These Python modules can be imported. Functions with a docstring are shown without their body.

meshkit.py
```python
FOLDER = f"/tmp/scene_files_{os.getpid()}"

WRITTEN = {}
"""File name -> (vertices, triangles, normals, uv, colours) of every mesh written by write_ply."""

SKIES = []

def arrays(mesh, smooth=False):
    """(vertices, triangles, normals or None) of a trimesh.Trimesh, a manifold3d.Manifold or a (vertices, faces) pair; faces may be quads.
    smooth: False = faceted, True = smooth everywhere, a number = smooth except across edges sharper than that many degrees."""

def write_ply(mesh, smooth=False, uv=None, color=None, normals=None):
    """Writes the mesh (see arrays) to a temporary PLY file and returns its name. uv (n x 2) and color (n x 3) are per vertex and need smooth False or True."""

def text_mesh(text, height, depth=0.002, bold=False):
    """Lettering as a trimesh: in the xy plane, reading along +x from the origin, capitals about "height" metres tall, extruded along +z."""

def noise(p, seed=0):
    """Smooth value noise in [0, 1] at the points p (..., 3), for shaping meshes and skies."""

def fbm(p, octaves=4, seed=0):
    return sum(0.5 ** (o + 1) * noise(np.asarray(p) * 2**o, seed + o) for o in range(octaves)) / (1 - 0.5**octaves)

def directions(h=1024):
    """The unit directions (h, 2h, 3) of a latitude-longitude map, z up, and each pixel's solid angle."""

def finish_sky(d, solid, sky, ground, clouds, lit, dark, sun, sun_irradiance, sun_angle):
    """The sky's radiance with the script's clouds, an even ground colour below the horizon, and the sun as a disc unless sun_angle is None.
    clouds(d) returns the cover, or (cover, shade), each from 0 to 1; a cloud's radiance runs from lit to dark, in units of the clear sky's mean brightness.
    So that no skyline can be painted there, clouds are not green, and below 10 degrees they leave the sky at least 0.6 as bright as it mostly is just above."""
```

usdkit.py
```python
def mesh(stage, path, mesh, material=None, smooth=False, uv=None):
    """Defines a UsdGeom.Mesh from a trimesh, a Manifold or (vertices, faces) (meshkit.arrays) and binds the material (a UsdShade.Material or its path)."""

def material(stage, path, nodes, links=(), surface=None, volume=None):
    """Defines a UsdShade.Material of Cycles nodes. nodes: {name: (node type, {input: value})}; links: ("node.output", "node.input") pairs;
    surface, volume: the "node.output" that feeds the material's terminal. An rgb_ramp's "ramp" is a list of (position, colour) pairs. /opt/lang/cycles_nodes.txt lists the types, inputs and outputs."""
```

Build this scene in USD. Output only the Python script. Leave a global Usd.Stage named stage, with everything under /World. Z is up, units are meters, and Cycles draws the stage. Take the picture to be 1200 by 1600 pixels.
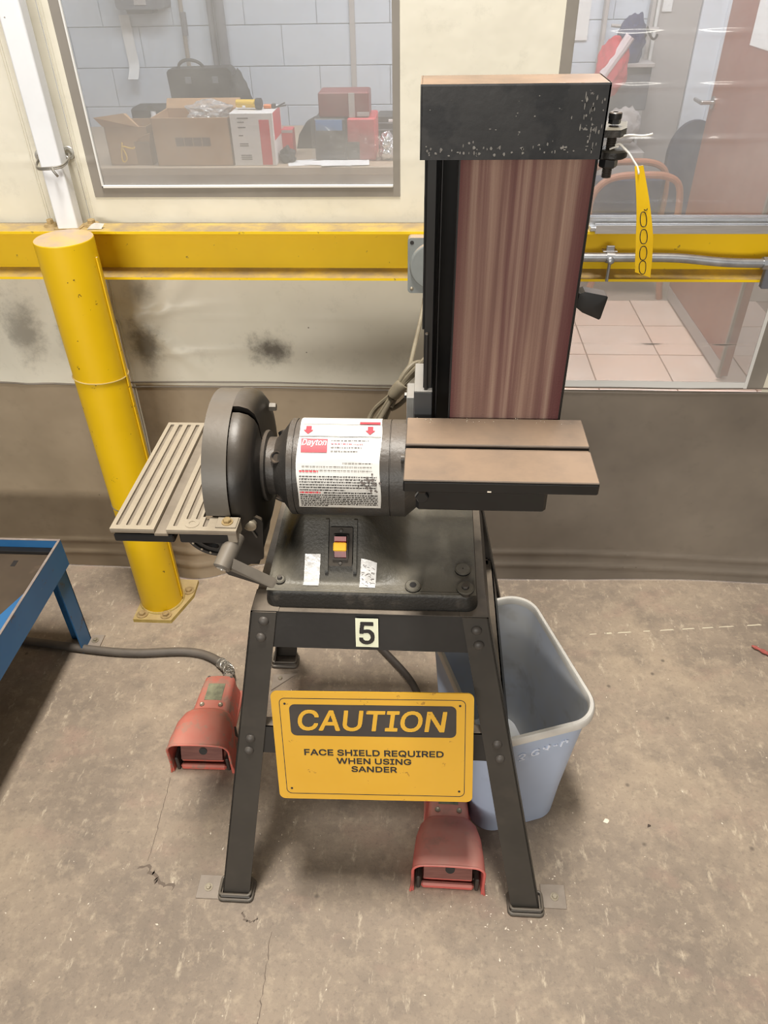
import math, random
import numpy as np, trimesh, manifold3d, shapely
import shapely.geometry as sg
from shapely import affinity
import usdkit, meshkit
from pxr import Usd, UsdGeom, UsdLux, UsdShade, Gf, Sdf

rng = np.random.default_rng(7)
random.seed(7)
stage = Usd.Stage.CreateInMemory()
UsdGeom.SetStageUpAxis(stage, UsdGeom.Tokens.z)
UsdGeom.SetStageMetersPerUnit(stage, 1.0)
world = UsdGeom.Xform.Define(stage, '/World')
stage.SetDefaultPrim(world.GetPrim())
UsdGeom.Scope.Define(stage, '/World/Looks')
PI = math.pi

# ------------------------------------------------------------------ camera
PITCH, ROLL, YAW, FPX, CAM_H = 0.6553, 0.0209, 0.0693, 1154.0, 1.55
cam = UsdGeom.Camera.Define(stage, '/World/camera')
cam.CreateHorizontalApertureAttr(36.0)
cam.CreateVerticalApertureAttr(48.0)
cam.CreateFocalLengthAttr(FPX / 1200 * 36.0)
cam.CreateClippingRangeAttr(Gf.Vec2f(0.02, 200))
f0 = np.array([-math.sin(YAW), math.cos(YAW), 0.0])
r0 = np.array([math.cos(YAW), math.sin(YAW), 0.0])
fwd = f0 * math.cos(PITCH) - np.array([0, 0, 1.0]) * math.sin(PITCH)
dwn = -np.array([0, 0, 1.0]) * math.cos(PITCH) - f0 * math.sin(PITCH)
rgt = r0 * math.cos(ROLL) + dwn * math.sin(ROLL)
dwn = dwn * math.cos(ROLL) - r0 * math.sin(ROLL)
cam.AddTransformOp().Set(Gf.Matrix4d(*rgt, 0, *(-dwn), 0, *(-fwd), 0, 0, 0, CAM_H, 1))
EXPOSURE = 0.1
cam.CreateExposureAttr(EXPOSURE)

# ------------------------------------------------------------------ lights
def rect_light(name, loc, target, w, h, intensity, color):
    L = UsdLux.RectLight.Define(stage, '/World/' + name)
    L.CreateWidthAttr(w); L.CreateHeightAttr(h); L.CreateIntensityAttr(intensity); L.CreateColorAttr(Gf.Vec3f(*color))
    z = np.array(loc, float) - np.array(target, float); z /= np.linalg.norm(z)
    x = np.cross([0, 0, 1], z)
    x = np.array([1.0, 0, 0]) if np.linalg.norm(x) < 1e-6 else x / np.linalg.norm(x)
    y = np.cross(z, x)
    L.AddTransformOp().Set(Gf.Matrix4d(*x, 0, *y, 0, *z, 0, *map(float, loc), 1))
    return L

WARM = (1.0, 0.955, 0.88)
rect_light('hall_light', (-0.2, 0.70, 5.0), (-0.2, 0.70, 0), 0.45, 1.2, 165, WARM)
rect_light('hall_window_light', (-2.6, -9.2, 3.2), (-0.2, 1.2, 1.0), 6.4, 1.2, 25, WARM)      # the hall's bright far side
rect_light('hall_light_001', (3.0, -7.5, 4.4), (0.3, 1.2, 0.8), 1.6, 0.9, 8, WARM)
rect_light('office_light', (-0.9, 3.4, 2.63), (-0.9, 3.4, 0), 1.2, 0.6, 14, (0.9, 0.95, 1.0))
rect_light('office_light_001', (0.9, 3.4, 2.63), (0.9, 3.4, 0), 1.2, 0.6, 24, (0.97, 0.96, 1.0))
dome = UsdLux.DomeLight.Define(stage, '/World/hall_ambient')
dome.CreateIntensityAttr(0.05); dome.CreateColorAttr(Gf.Vec3f(1.0, 0.96, 0.9))

# ------------------------------------------------------------------ materials
MATS = {}
def lin(c):
    c = np.asarray(c, float) / 255.0
    return tuple(np.where(c <= 0.04045, c / 12.92, ((c + 0.055) / 1.055) ** 2.4))

def M(name, c1, c2=None, scale=6.0, lo=0.35, hi=0.65, rough=0.5, metal=0.0, spec=0.5, bump=0.0, bscale=60.0,
      dust=None, spots=(), stretch=(1, 1, 1), emit=None, transmission=0.0, rvar=0.0):
    """sRGB colours. dust = (colour, amount, lowest normal.z): settled dust on upward faces. spots = (colour, scale, threshold, softness, strength): worn or stained patches."""
    n, l = {}, []
    n['g'] = ('geometry', {})
    n['map'] = ('mapping', {'scale': stretch})
    l.append(('g.position', 'map.vector'))
    n['p'] = ('principled_bsdf', {'roughness': rough, 'metallic': metal, 'specular_ior_level': spec, 'transmission_weight': transmission})
    n['nz'] = ('noise_texture', {'scale': scale, 'detail': 5.0, 'roughness': 0.6})
    l.append(('map.vector', 'nz.vector'))
    n['rp'] = ('rgb_ramp', {'ramp': [(lo, lin(c1)), (hi, lin(c2 if c2 is not None else c1))]})
    l.append(('nz.fac', 'rp.fac'))
    cur = 'rp.color'
    for i, (sc, ss, th, soft, strength) in enumerate(spots):
        n[f's{i}'] = ('noise_texture', {'scale': ss, 'detail': 4.0, 'roughness': 0.65, 'w': 1.0 + i})
        l.append(('map.vector', f's{i}.vector'))
        n[f'r{i}'] = ('map_range', {'from_min': th, 'from_max': th + soft, 'to_min': 0.0, 'to_max': strength, 'clamp': True})
        l.append((f's{i}.fac', f'r{i}.value'))
        n[f'm{i}'] = ('mix', {'color2': lin(sc)})
        l += [(f'r{i}.result', f'm{i}.fac'), (cur, f'm{i}.color1')]
        cur = f'm{i}.color'
    if dust:
        dc, amt, low = dust
        n['sx'] = ('separate_xyz', {})
        n['dr'] = ('map_range', {'from_min': low, 'from_max': 1.0, 'to_min': 0.0, 'to_max': amt, 'clamp': True})
        n['dn'] = ('noise_texture', {'scale': 14.0, 'detail': 6.0, 'roughness': 0.65})
        n['dq'] = ('map_range', {'from_min': 0.3, 'from_max': 0.6, 'to_min': 0.55, 'to_max': 1.0, 'clamp': True})
        n['dm'] = ('math', {'math_type': 'multiply'})
        n['dx'] = ('mix', {'color2': lin(dc)})
        l += [('g.normal', 'sx.vector'), ('sx.z', 'dr.value'), ('g.position', 'dn.vector'), ('dn.fac', 'dq.value'),
              ('dr.result', 'dm.value1'), ('dq.result', 'dm.value2'), ('dm.value', 'dx.fac'), (cur, 'dx.color1')]
        cur = 'dx.color'
    l.append((cur, 'p.base_color'))
    if rvar:
        n['rr'] = ('map_range', {'from_min': 0.3, 'from_max': 0.7, 'to_min': rough - rvar, 'to_max': rough + rvar, 'clamp': True})
        l += [('nz.fac', 'rr.value'), ('rr.result', 'p.roughness')]
    if bump:
        n['bn'] = ('noise_texture', {'scale': bscale, 'detail': 4.0})
        n['b'] = ('bump', {'strength': bump, 'distance': 0.002})
        l += [('map.vector', 'bn.vector'), ('bn.fac', 'b.height'), ('b.normal', 'p.normal')]
    if emit:
        n['p'][1].update({'emission_color': lin(emit[0]), 'emission_strength': emit[1]})
    m = usdkit.material(stage, '/World/Looks/' + name, n, l, surface='p.BSDF')
    MATS[name] = m
    return m

DUST = (150, 128, 104)
TAN = (186, 156, 126)

def concrete():
    n = {'g': ('geometry', {}), 'p': ('principled_bsdf', {'roughness': 0.62, 'specular_ior_level': 0.35})}
    l = []
    def noise(k, sc, det=6.0, ro=0.62, st=(1, 1, 1)):
        n[k + 'm'] = ('mapping', {'scale': st})
        n[k] = ('noise_texture', {'scale': sc, 'detail': det, 'roughness': ro})
        l.extend([('g.position', k + 'm.vector'), (k + 'm.vector', k + '.vector')])
    def layer(k, src, lo, hi, strength, col, cur):
        n[k + 'r'] = ('map_range', {'from_min': lo, 'from_max': hi, 'to_min': 0.0, 'to_max': strength, 'clamp': True})
        n[k + 'x'] = ('mix', {'color2': lin(col)})
        l.extend([(src, k + 'r.value'), (k + 'r.result', k + 'x.fac'), (cur, k + 'x.color1')])
        return k + 'x.color'
    noise('a', 2.3)
    n['ar'] = ('rgb_ramp', {'ramp': [(0.34, lin((130, 117, 104))), (0.5, lin((150, 135, 119))), (0.66, lin((168, 151, 131)))]})
    l.append(('a.fac', 'ar.fac'))
    cur = 'ar.color'
    noise('b', 9.0); cur = layer('b', 'b.fac', 0.48, 0.66, 0.6, (118, 107, 97), cur)
    noise('c', 38.0, 8.0, 0.7); cur = layer('c', 'c.fac', 0.50, 0.72, 0.65, (182, 165, 143), cur)
    noise('e', 5.0, 5.0, 0.6, (1.0, 1.6, 1)); cur = layer('e', 'e.fac', 0.56, 0.72, 0.35, (168, 136, 122), cur)
    noise('d', 120.0, 4.0, 0.6); cur = layer('d', 'd.fac', 0.54, 0.70, 0.35, (106, 95, 86), cur)
    # pale scuff scratches
    noise('h', 16.0, 7.0, 0.75, (2.4, 0.8, 1)); cur = layer('h', 'h.fac', 0.585, 0.67, 0.65, (200, 185, 163), cur)
    n['v'] = ('voronoi_texture', {'scale': 46.0})
    l.append(('g.position', 'v.vector'))
    n['vr'] = ('map_range', {'from_min': 0.05, 'from_max': 0.10, 'to_min': 0.8, 'to_max': 0.0, 'clamp': True})
    n['vc'] = ('separate_color', {})
    n['vt'] = ('math', {'math_type': 'greater_than', 'value2': 0.9})
    n['vm'] = ('math', {'math_type': 'multiply'})
    n['vx'] = ('mix', {'color2': lin((210, 198, 178))})
    l.extend([('v.distance', 'vr.value'), ('v.color', 'vc.color'), ('vc.r', 'vt.value1'), ('vr.result', 'vm.value1'), ('vt.value', 'vm.value2'), ('vm.value', 'vx.fac'), (cur, 'vx.color1')])
    cur = 'vx.color'
    n['w'] = ('voronoi_texture', {'scale': 21.0})
    n['wr'] = ('map_range', {'from_min': 0.05, 'from_max': 0.14, 'to_min': 0.75, 'to_max': 0.0, 'clamp': True})
    n['wc'] = ('separate_color', {})
    n['wt'] = ('math', {'math_type': 'greater_than', 'value2': 0.94})
    n['wm'] = ('math', {'math_type': 'multiply'})
    n['wx'] = ('mix', {'color2': lin((92, 82, 74))})
    l.extend([('am.vector', 'w.vector'), ('w.distance', 'wr.value'), ('w.color', 'wc.color'), ('wc.g', 'wt.value1'), ('wr.result', 'wm.value1'), ('wt.value', 'wm.value2'), ('wm.value', 'wx.fac'), (cur, 'wx.color1')])
    cur = 'wx.color'
    l.append((cur, 'p.base_color'))
    n['bb'] = ('bump', {'strength': 0.35, 'distance': 0.003})
    l.extend([('c.fac', 'bb.height'), ('bb.normal', 'p.normal')])
    return usdkit.material(stage, '/World/Looks/concrete', n, l, surface='p.BSDF')
MATS['concrete'] = concrete()

def vinyl(name, c1, c2, stains, rough, spec=0.5, haze=None):
    """Dusty vinyl sheet with smudges at set places on the sheet: stains = (x, z, rx, rz, strength)."""
    n = {'g': ('geometry', {}), 'p': ('principled_bsdf', {'roughness': rough, 'specular_ior_level': spec})}
    l = []
    n['a'] = ('noise_texture', {'scale': 3.0, 'detail': 6.0, 'roughness': 0.6})
    n['r'] = ('rgb_ramp', {'ramp': [(0.35, lin(c1)), (0.65, lin(c2))]})
    l += [('g.position', 'a.vector'), ('a.fac', 'r.fac')]
    cur = 'r.color'
    n['f'] = ('noise_texture', {'scale': 22.0, 'detail': 7.0, 'roughness': 0.7})
    n['fr'] = ('map_range', {'from_min': 0.56, 'from_max': 0.74, 'to_min': 0.0, 'to_max': 0.2, 'clamp': True})
    n['fx'] = ('mix', {'color2': lin(np.array(c1) * 0.72)})
    l += [('g.position', 'f.vector'), ('f.fac', 'fr.value'), ('fr.result', 'fx.fac'), (cur, 'fx.color1')]
    cur = 'fx.color'
    n['v'] = ('voronoi_texture', {'scale': 17.0})
    n['vr'] = ('map_range', {'from_min': 0.022, 'from_max': 0.042, 'to_min': 0.75, 'to_max': 0.0, 'clamp': True})
    n['vc'] = ('separate_color', {})
    n['vt'] = ('math', {'math_type': 'greater_than', 'value2': 0.5})
    n['vm'] = ('math', {'math_type': 'multiply'})
    n['vx'] = ('mix', {'color2': lin((70, 58, 46))})
    l += [('g.position', 'v.vector'), ('v.distance', 'vr.value'), ('v.color', 'vc.color'), ('vc.r', 'vt.value1'), ('vr.result', 'vm.value1'), ('vt.value', 'vm.value2'), ('vm.value', 'vx.fac'), (cur, 'vx.color1')]
    cur = 'vx.color'
    for i, (sx, sz, rx, rz, st) in enumerate(stains):
        n[f'sm{i}'] = ('mapping', {'location': (-sx / rx, 0, -sz / rz), 'scale': (1 / rx, 0, 1 / rz)})
        n[f'sl{i}'] = ('vector_math', {'math_type': 'length'})
        n[f'sa{i}'] = ('math', {'math_type': 'multiply_add', 'value2': 1.6, 'value3': -0.8})
        n[f'sb{i}'] = ('math', {'math_type': 'add'})
        n[f'sr{i}'] = ('map_range', {'from_min': 0.1, 'from_max': 1.0, 'to_min': st, 'to_max': 0.0, 'clamp': True, 'range_type': 'smoothstep'})
        n[f'sx{i}'] = ('mix', {'color2': lin((62, 54, 46))})
        l += [('g.position', f'sm{i}.vector'), (f'sm{i}.vector', f'sl{i}.vector1'), ('f.fac', f'sa{i}.value1'), (f'sl{i}.value', f'sb{i}.value1'), (f'sa{i}.value', f'sb{i}.value2'),
              (f'sb{i}.value', f'sr{i}.value'), (f'sr{i}.result', f'sx{i}.fac'), (cur, f'sx{i}.color1')]
        cur = f'sx{i}.color'
    l.append((cur, 'p.base_color'))
    n['bn'] = ('noise_texture', {'scale': 9.0, 'detail': 3.0})
    n['b'] = ('bump', {'strength': 0.25, 'distance': 0.01})
    l += [('g.position', 'bn.vector'), ('bn.fac', 'b.height'), ('b.normal', 'p.normal')]
    m = usdkit.material(stage, '/World/Looks/' + name, n, l, surface='p.BSDF')
    MATS[name] = m
vinyl('cream_vinyl', (215, 210, 193), (224, 219, 204), [(-0.90, .77, .05, .13, .8), (-0.715, .76, .06, .09, .7), (-0.70, .90, .05, .05, .45), (-0.40, .745, .075, .06, .85), (-1.02, .80, .06, .13, .55)], 0.42)
vinyl('tan_vinyl', (142, 127, 106), (160, 144, 122), [(-0.8, .45, .15, .25, .3)], 0.42)
vinyl('soiled_vinyl', (108, 100, 91), (124, 115, 104), [(-0.8, .45, .15, .25, .35)], 0.40)

def clear(name, haze_col, haze, rough=0.06):
    n = {'t': ('transparent_bsdf', {'color': (0.97, 0.97, 0.96)}), 'gl': ('glossy_bsdf', {'roughness': rough, 'color': (1, 1, 1)}), 'fr': ('fresnel', {'IOR': 1.5}),
         'd': ('diffuse_bsdf', {'color': lin(haze_col)}), 'm1': ('mix_closure', {'fac': haze}), 'm2': ('mix_closure', {}),
         'g': ('geometry', {}), 'nz': ('noise_texture', {'scale': 4.0, 'detail': 6.0, 'roughness': 0.65}), 'mr': ('map_range', {'from_min': 0.3, 'from_max': 0.7, 'to_min': haze * 0.75, 'to_max': haze * 1.3, 'clamp': True})}
    l = [('g.position', 'nz.vector'), ('nz.fac', 'mr.value'), ('mr.result', 'm1.fac'), ('t.BSDF', 'm1.closure1'), ('d.BSDF', 'm1.closure2'), ('fr.fac', 'm2.fac'), ('m1.closure', 'm2.closure1'), ('gl.BSDF', 'm2.closure2')]
    MATS[name] = usdkit.material(stage, '/World/Looks/' + name, n, l, surface='m2.closure')
clear('clear_vinyl', (205, 203, 200), 0.24)
clear('clear_plastic', (235, 235, 238), 0.22, 0.15)
clear('thin_plastic', (235, 235, 238), 0.07, 0.12)

M('frame_vinyl', (128, 122, 114), (140, 134, 126), rough=0.5)
M('edge_white', (222, 222, 220), rough=0.45)
M('rail_yellow', (234, 194, 3), (240, 202, 6), 5, rough=0.45, bump=0.15, bscale=40, dust=((140, 122, 100), 0.95, 0.5), spots=(((120, 96, 40), 40, 0.66, 0.04, 0.7),))
M('bollard_yellow', (222, 180, 3), (230, 188, 6), 4, rough=0.42, bump=0.1, bscale=50, dust=((168, 148, 130), 1.0, 0.6), spots=(((90, 66, 20), 46, 0.67, 0.02, 0.9),))
M('plate_yellow', (170, 146, 74), (190, 168, 100), 30, rough=0.6, dust=((160, 138, 112), 0.6, 0.5))
M('bolt_dusty', (150, 128, 88), (176, 152, 110), 60, rough=0.55, metal=0.3)
M('white_paint', (226, 228, 232), (236, 238, 242), 6, rough=0.4, spots=(((120, 112, 100), 50, 0.72, 0.02, 0.8),))
M('edge_scrap', (168, 162, 152), (186, 180, 170), 60, rough=0.7)
M('wire_steel', (150, 146, 138), (178, 174, 166), 40, rough=0.4, metal=0.8)
M('grommet', (200, 198, 192), rough=0.35, metal=0.7)
M('galvanised', (150, 152, 156), (176, 178, 182), 25, rough=0.38, metal=0.85, dust=(DUST, 0.5, 0.4))
M('aluminium', (206, 208, 212), (220, 222, 226), 20, rough=0.3, metal=0.9, stretch=(1, 1, 20))
M('gray_box', (128, 132, 130), (142, 146, 144), 12, rough=0.5, dust=(TAN, 0.8, 0.5))
M('cord_grey', (122, 112, 94), (140, 130, 110), 30, rough=0.6)
M('cable_grey', (80, 75, 70), (94, 88, 82), 20, rough=0.6, dust=((120, 108, 95), 0.5, 0.3))
M('dark_cord', (58, 52, 48), rough=0.6)
M('braid', (176, 168, 156), (92, 84, 76), 160, 0.45, 0.55, rough=0.6, metal=0.2)
M('cast_black', (22, 21, 19), (31, 30, 27), 9, rough=0.48, bump=0.35, bscale=220, dust=((118, 112, 99), 0.95, 0.35), spots=(((96, 88, 80), 14, 0.58, 0.14, 0.5),))
M('motor_black', (44, 42, 40), (58, 55, 52), 10, rough=0.45, bump=0.3, bscale=160, dust=((124, 110, 96), 0.6, 0.4), spots=(((104, 96, 88), 20, 0.62, 0.12, 0.4),))
M('stand_black', (32, 31, 31), (42, 41, 40), 7, rough=0.45, bump=0.12, bscale=120, dust=((150, 136, 120), 0.7, 0.4), spots=(((84, 78, 72), 9, 0.6, 0.2, 0.4),))
M('leg_black', (50, 47, 43), (62, 58, 53), 7, rough=0.48, bump=0.12, bscale=120, dust=((150, 136, 120), 0.7, 0.4), spots=(((84, 76, 68), 9, 0.58, 0.2, 0.4),))
M('rivet_black', (62, 59, 56), (76, 72, 68), 30, rough=0.5, dust=((110, 100, 90), 0.5, 0.2))
M('hood_black', (37, 38, 40), (50, 50, 51), 11, rough=0.38, bump=0.1, bscale=90, dust=((150, 121, 97), 1.0, 0.8), spots=(((26, 28, 32), 13, 0.55, 0.06, 0.8), ((150, 146, 140), 70, 0.68, 0.02, 0.6)))
M('chip_grey', (112, 109, 105), (140, 136, 131), 90, rough=0.6)
M('frame_black', (24, 24, 25), (34, 34, 35), 14, rough=0.38, dust=((120, 104, 88), 0.7, 0.5))
M('guard_grey', (78, 74, 68), (92, 87, 80), 8, rough=0.45, bump=0.1, bscale=120, dust=((116, 104, 90), 0.7, 0.45))
M('guard_dark', (22, 20, 17), (30, 27, 24), 9, rough=0.42, bump=0.1, bscale=140, dust=((104, 92, 78), 0.7, 0.3))
M('table_alu', (140, 130, 116), (162, 152, 136), 18, rough=0.5, metal=0.15, bump=0.15, bscale=200, dust=((166, 152, 130), 0.8, 0.5))
M('groove_alu', (124, 112, 97), (140, 128, 112), 25, rough=0.6, metal=0.1)
M('table_tan', (92, 84, 78), (110, 100, 90), 12, rough=0.6, spec=0.3, dust=((146, 124, 104), 1.0, 0.6), spots=(((128, 104, 86), 13, 0.60, 0.1, 0.6),))
M('table_black', (18, 17, 17), (26, 25, 24), 16, rough=0.45)
M('lever_grey', (96, 90, 82), (110, 103, 93), 20, rough=0.5, dust=((140, 128, 112), 0.7, 0.4))
M('lever_dark', (48, 45, 42), rough=0.5)
M('bracket_grey', (124, 124, 122), (146, 146, 142), 20, rough=0.4, metal=0.2, dust=((168, 160, 152), 0.7, 0.5))
M('bracket_dark', (52, 54, 57), (64, 66, 68), 12, rough=0.45)
M('disc_abrasive', (96, 84, 74), (120, 106, 92), 60, rough=0.8)
M('sticker_white', (204, 202, 196), (214, 212, 207), 12, rough=0.4)
M('sticker_foil', (214, 212, 208), (238, 236, 234), 60, rough=0.28, metal=0.35, bump=0.6, bscale=90)
M('sticker_cream', (226, 228, 200), (234, 236, 210), 12, rough=0.45)
M('ink_black', (38, 34, 32), rough=0.55)
M('ink_grey', (98, 90, 86), rough=0.6)
M('ink_red', (222, 62, 74), rough=0.5)
M('switch_red', (120, 22, 28), (150, 34, 40), 40, rough=0.35)
M('switch_yellow', (232, 178, 48), rough=0.4)
M('sign_yellow', (206, 157, 42), (212, 163, 50), 6, rough=0.4, spots=(((140, 100, 40), 48, 0.665, 0.03, 0.7), ((214, 160, 50), 8, 0.6, 0.1, 0.5)))
M('sign_black', (52, 46, 42), (62, 56, 52), 12, rough=0.45)
M('tag_yellow', (226, 182, 20), (234, 192, 30), 20, rough=0.35)
M('wire_white', (226, 222, 214), rough=0.4)
M('pedal_red', (200, 92, 78), (214, 112, 98), 14, rough=0.55, dust=((176, 126, 110), 0.7, 0.2), spots=(((152, 128, 114), 24, 0.55, 0.06, 0.75), ((96, 88, 80), 30, 0.66, 0.05, 0.6)))
M('pedal_red_dusty', (196, 90, 84), (208, 106, 98), 10, rough=0.55, dust=((196, 150, 136), 0.75, 0.2), spots=(((104, 74, 66), 16, 0.56, 0.12, 0.7),))
M('pedal_inner', (112, 66, 58), (130, 82, 72), 20, rough=0.6, stretch=(1, 8, 8))
M('pedal_label', (146, 146, 118), (112, 112, 92), 60, rough=0.6)
M('screw_metal', (150, 140, 122), (170, 160, 142), 80, rough=0.4, metal=0.5)
M('bin_blue', (168, 182, 206), (176, 189, 212), 5, rough=0.5, spots=(((120, 120, 126), 8, 0.6, 0.15, 0.4),))
M('bin_inside', (184, 190, 202), (186, 186, 184), 5, rough=0.6, spots=(((132, 122, 106), 7, 0.55, 0.2, 0.6),))
M('bin_rim', (216, 212, 204), (196, 192, 186), 12, rough=0.5)
M('paint_white', (216, 222, 236), rough=0.6)
M('table_blue', (38, 96, 148), (48, 106, 156), 5, rough=0.42, spots=(((70, 70, 78), 18, 0.62, 0.06, 0.8), ((120, 132, 140), 60, 0.70, 0.03, 0.6)))
M('blue_edge', (126, 116, 112), (150, 138, 130), 40, rough=0.5)
M('table_sheet', (66, 54, 42), (78, 65, 51), 6, rough=0.6, spots=(((90, 74, 60), 20, 0.62, 0.08, 0.6),))
M('plate_dusty', (138, 126, 114), (150, 138, 126), 30, rough=0.6)
M('debris_light', (226, 214, 196), rough=0.7)
M('debris_dark', (72, 62, 54), rough=0.8)
M('rag_red', (150, 74, 66), (170, 92, 84), 90, rough=0.8)
M('crack_brown', (112, 99, 88), rough=0.9)
M('paint_line', (206, 196, 172), rough=0.7)
# office behind the curtain
M('block_white', (202, 211, 224), (210, 218, 230), 5, rough=0.6, bump=0.3, bscale=120)
M('mortar', (176, 180, 184), rough=0.8)
M('tile_pink', (244, 212, 190), (248, 220, 200), 7, rough=0.4)
M('tile_pink_light', (240, 212, 192), (246, 222, 204), 9, rough=0.4)
M('grout', (170, 142, 124), rough=0.8)
M('lino', (168, 150, 134), (180, 162, 146), 8, rough=0.6)
M('ceiling_white', (225, 225, 222), rough=0.8)
M('door_wood', (140, 80, 62), (152, 92, 74), 3, rough=0.4, stretch=(6, 6, 0.5))
M('kick_grey', (172, 166, 164), rough=0.4, metal=0.2)
M('trim_white', (226, 232, 242), rough=0.45)
M('panel_grey', (178, 172, 170), (184, 178, 176), 4, rough=0.55)
M('chrome', (190, 188, 186), rough=0.25, metal=0.9)
M('fabric_blue', (44, 52, 76), (54, 62, 88), 60, rough=0.85)
M('wood_arm', (170, 112, 84), (184, 124, 94), 12, rough=0.4, stretch=(1, 8, 8))
M('desk_wood', (170, 150, 128), (182, 162, 140), 6, rough=0.5, stretch=(1, 8, 1))
M('cardboard', (176, 138, 100), (186, 148, 110), 9, rough=0.75)
M('cardboard_dark', (128, 96, 66), (140, 106, 74), 9, rough=0.8)
M('carton_white', (222, 218, 216), rough=0.55)
M('carton_red', (206, 48, 62), (214, 60, 72), 10, rough=0.45)
M('carton_maroon', (112, 30, 34), (126, 36, 40), 10, rough=0.45)
M('carton_blue', (84, 140, 206), (100, 154, 214), 10, rough=0.45)
M('carton_black', (36, 30, 34), rough=0.45)
M('print_brown', (92, 66, 48), rough=0.8)
M('bag_black', (34, 34, 36), (46, 46, 48), 12, rough=0.6)
M('plastic_white', (226, 228, 234), (240, 240, 244), 30, rough=0.3)
M('torch_yellow', (226, 184, 40), rough=0.4)
M('orange', (226, 120, 40), rough=0.45)
M('paper_white', (232, 232, 232), rough=0.8)
M('pipe_grey', (104, 106, 114), (118, 120, 126), 20, rough=0.5)
M('pipe_tan', (158, 148, 136), (140, 128, 116), 30, rough=0.5)
M('foil', (226, 226, 230), rough=0.25, metal=0.8)
M('cloth_red', (190, 60, 72), (204, 78, 90), 20, rough=0.9)
M('cloth_navy', (56, 62, 96), (66, 72, 108), 20, rough=0.9)
M('cloth_pale', (214, 200, 204), rough=0.9)

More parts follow.
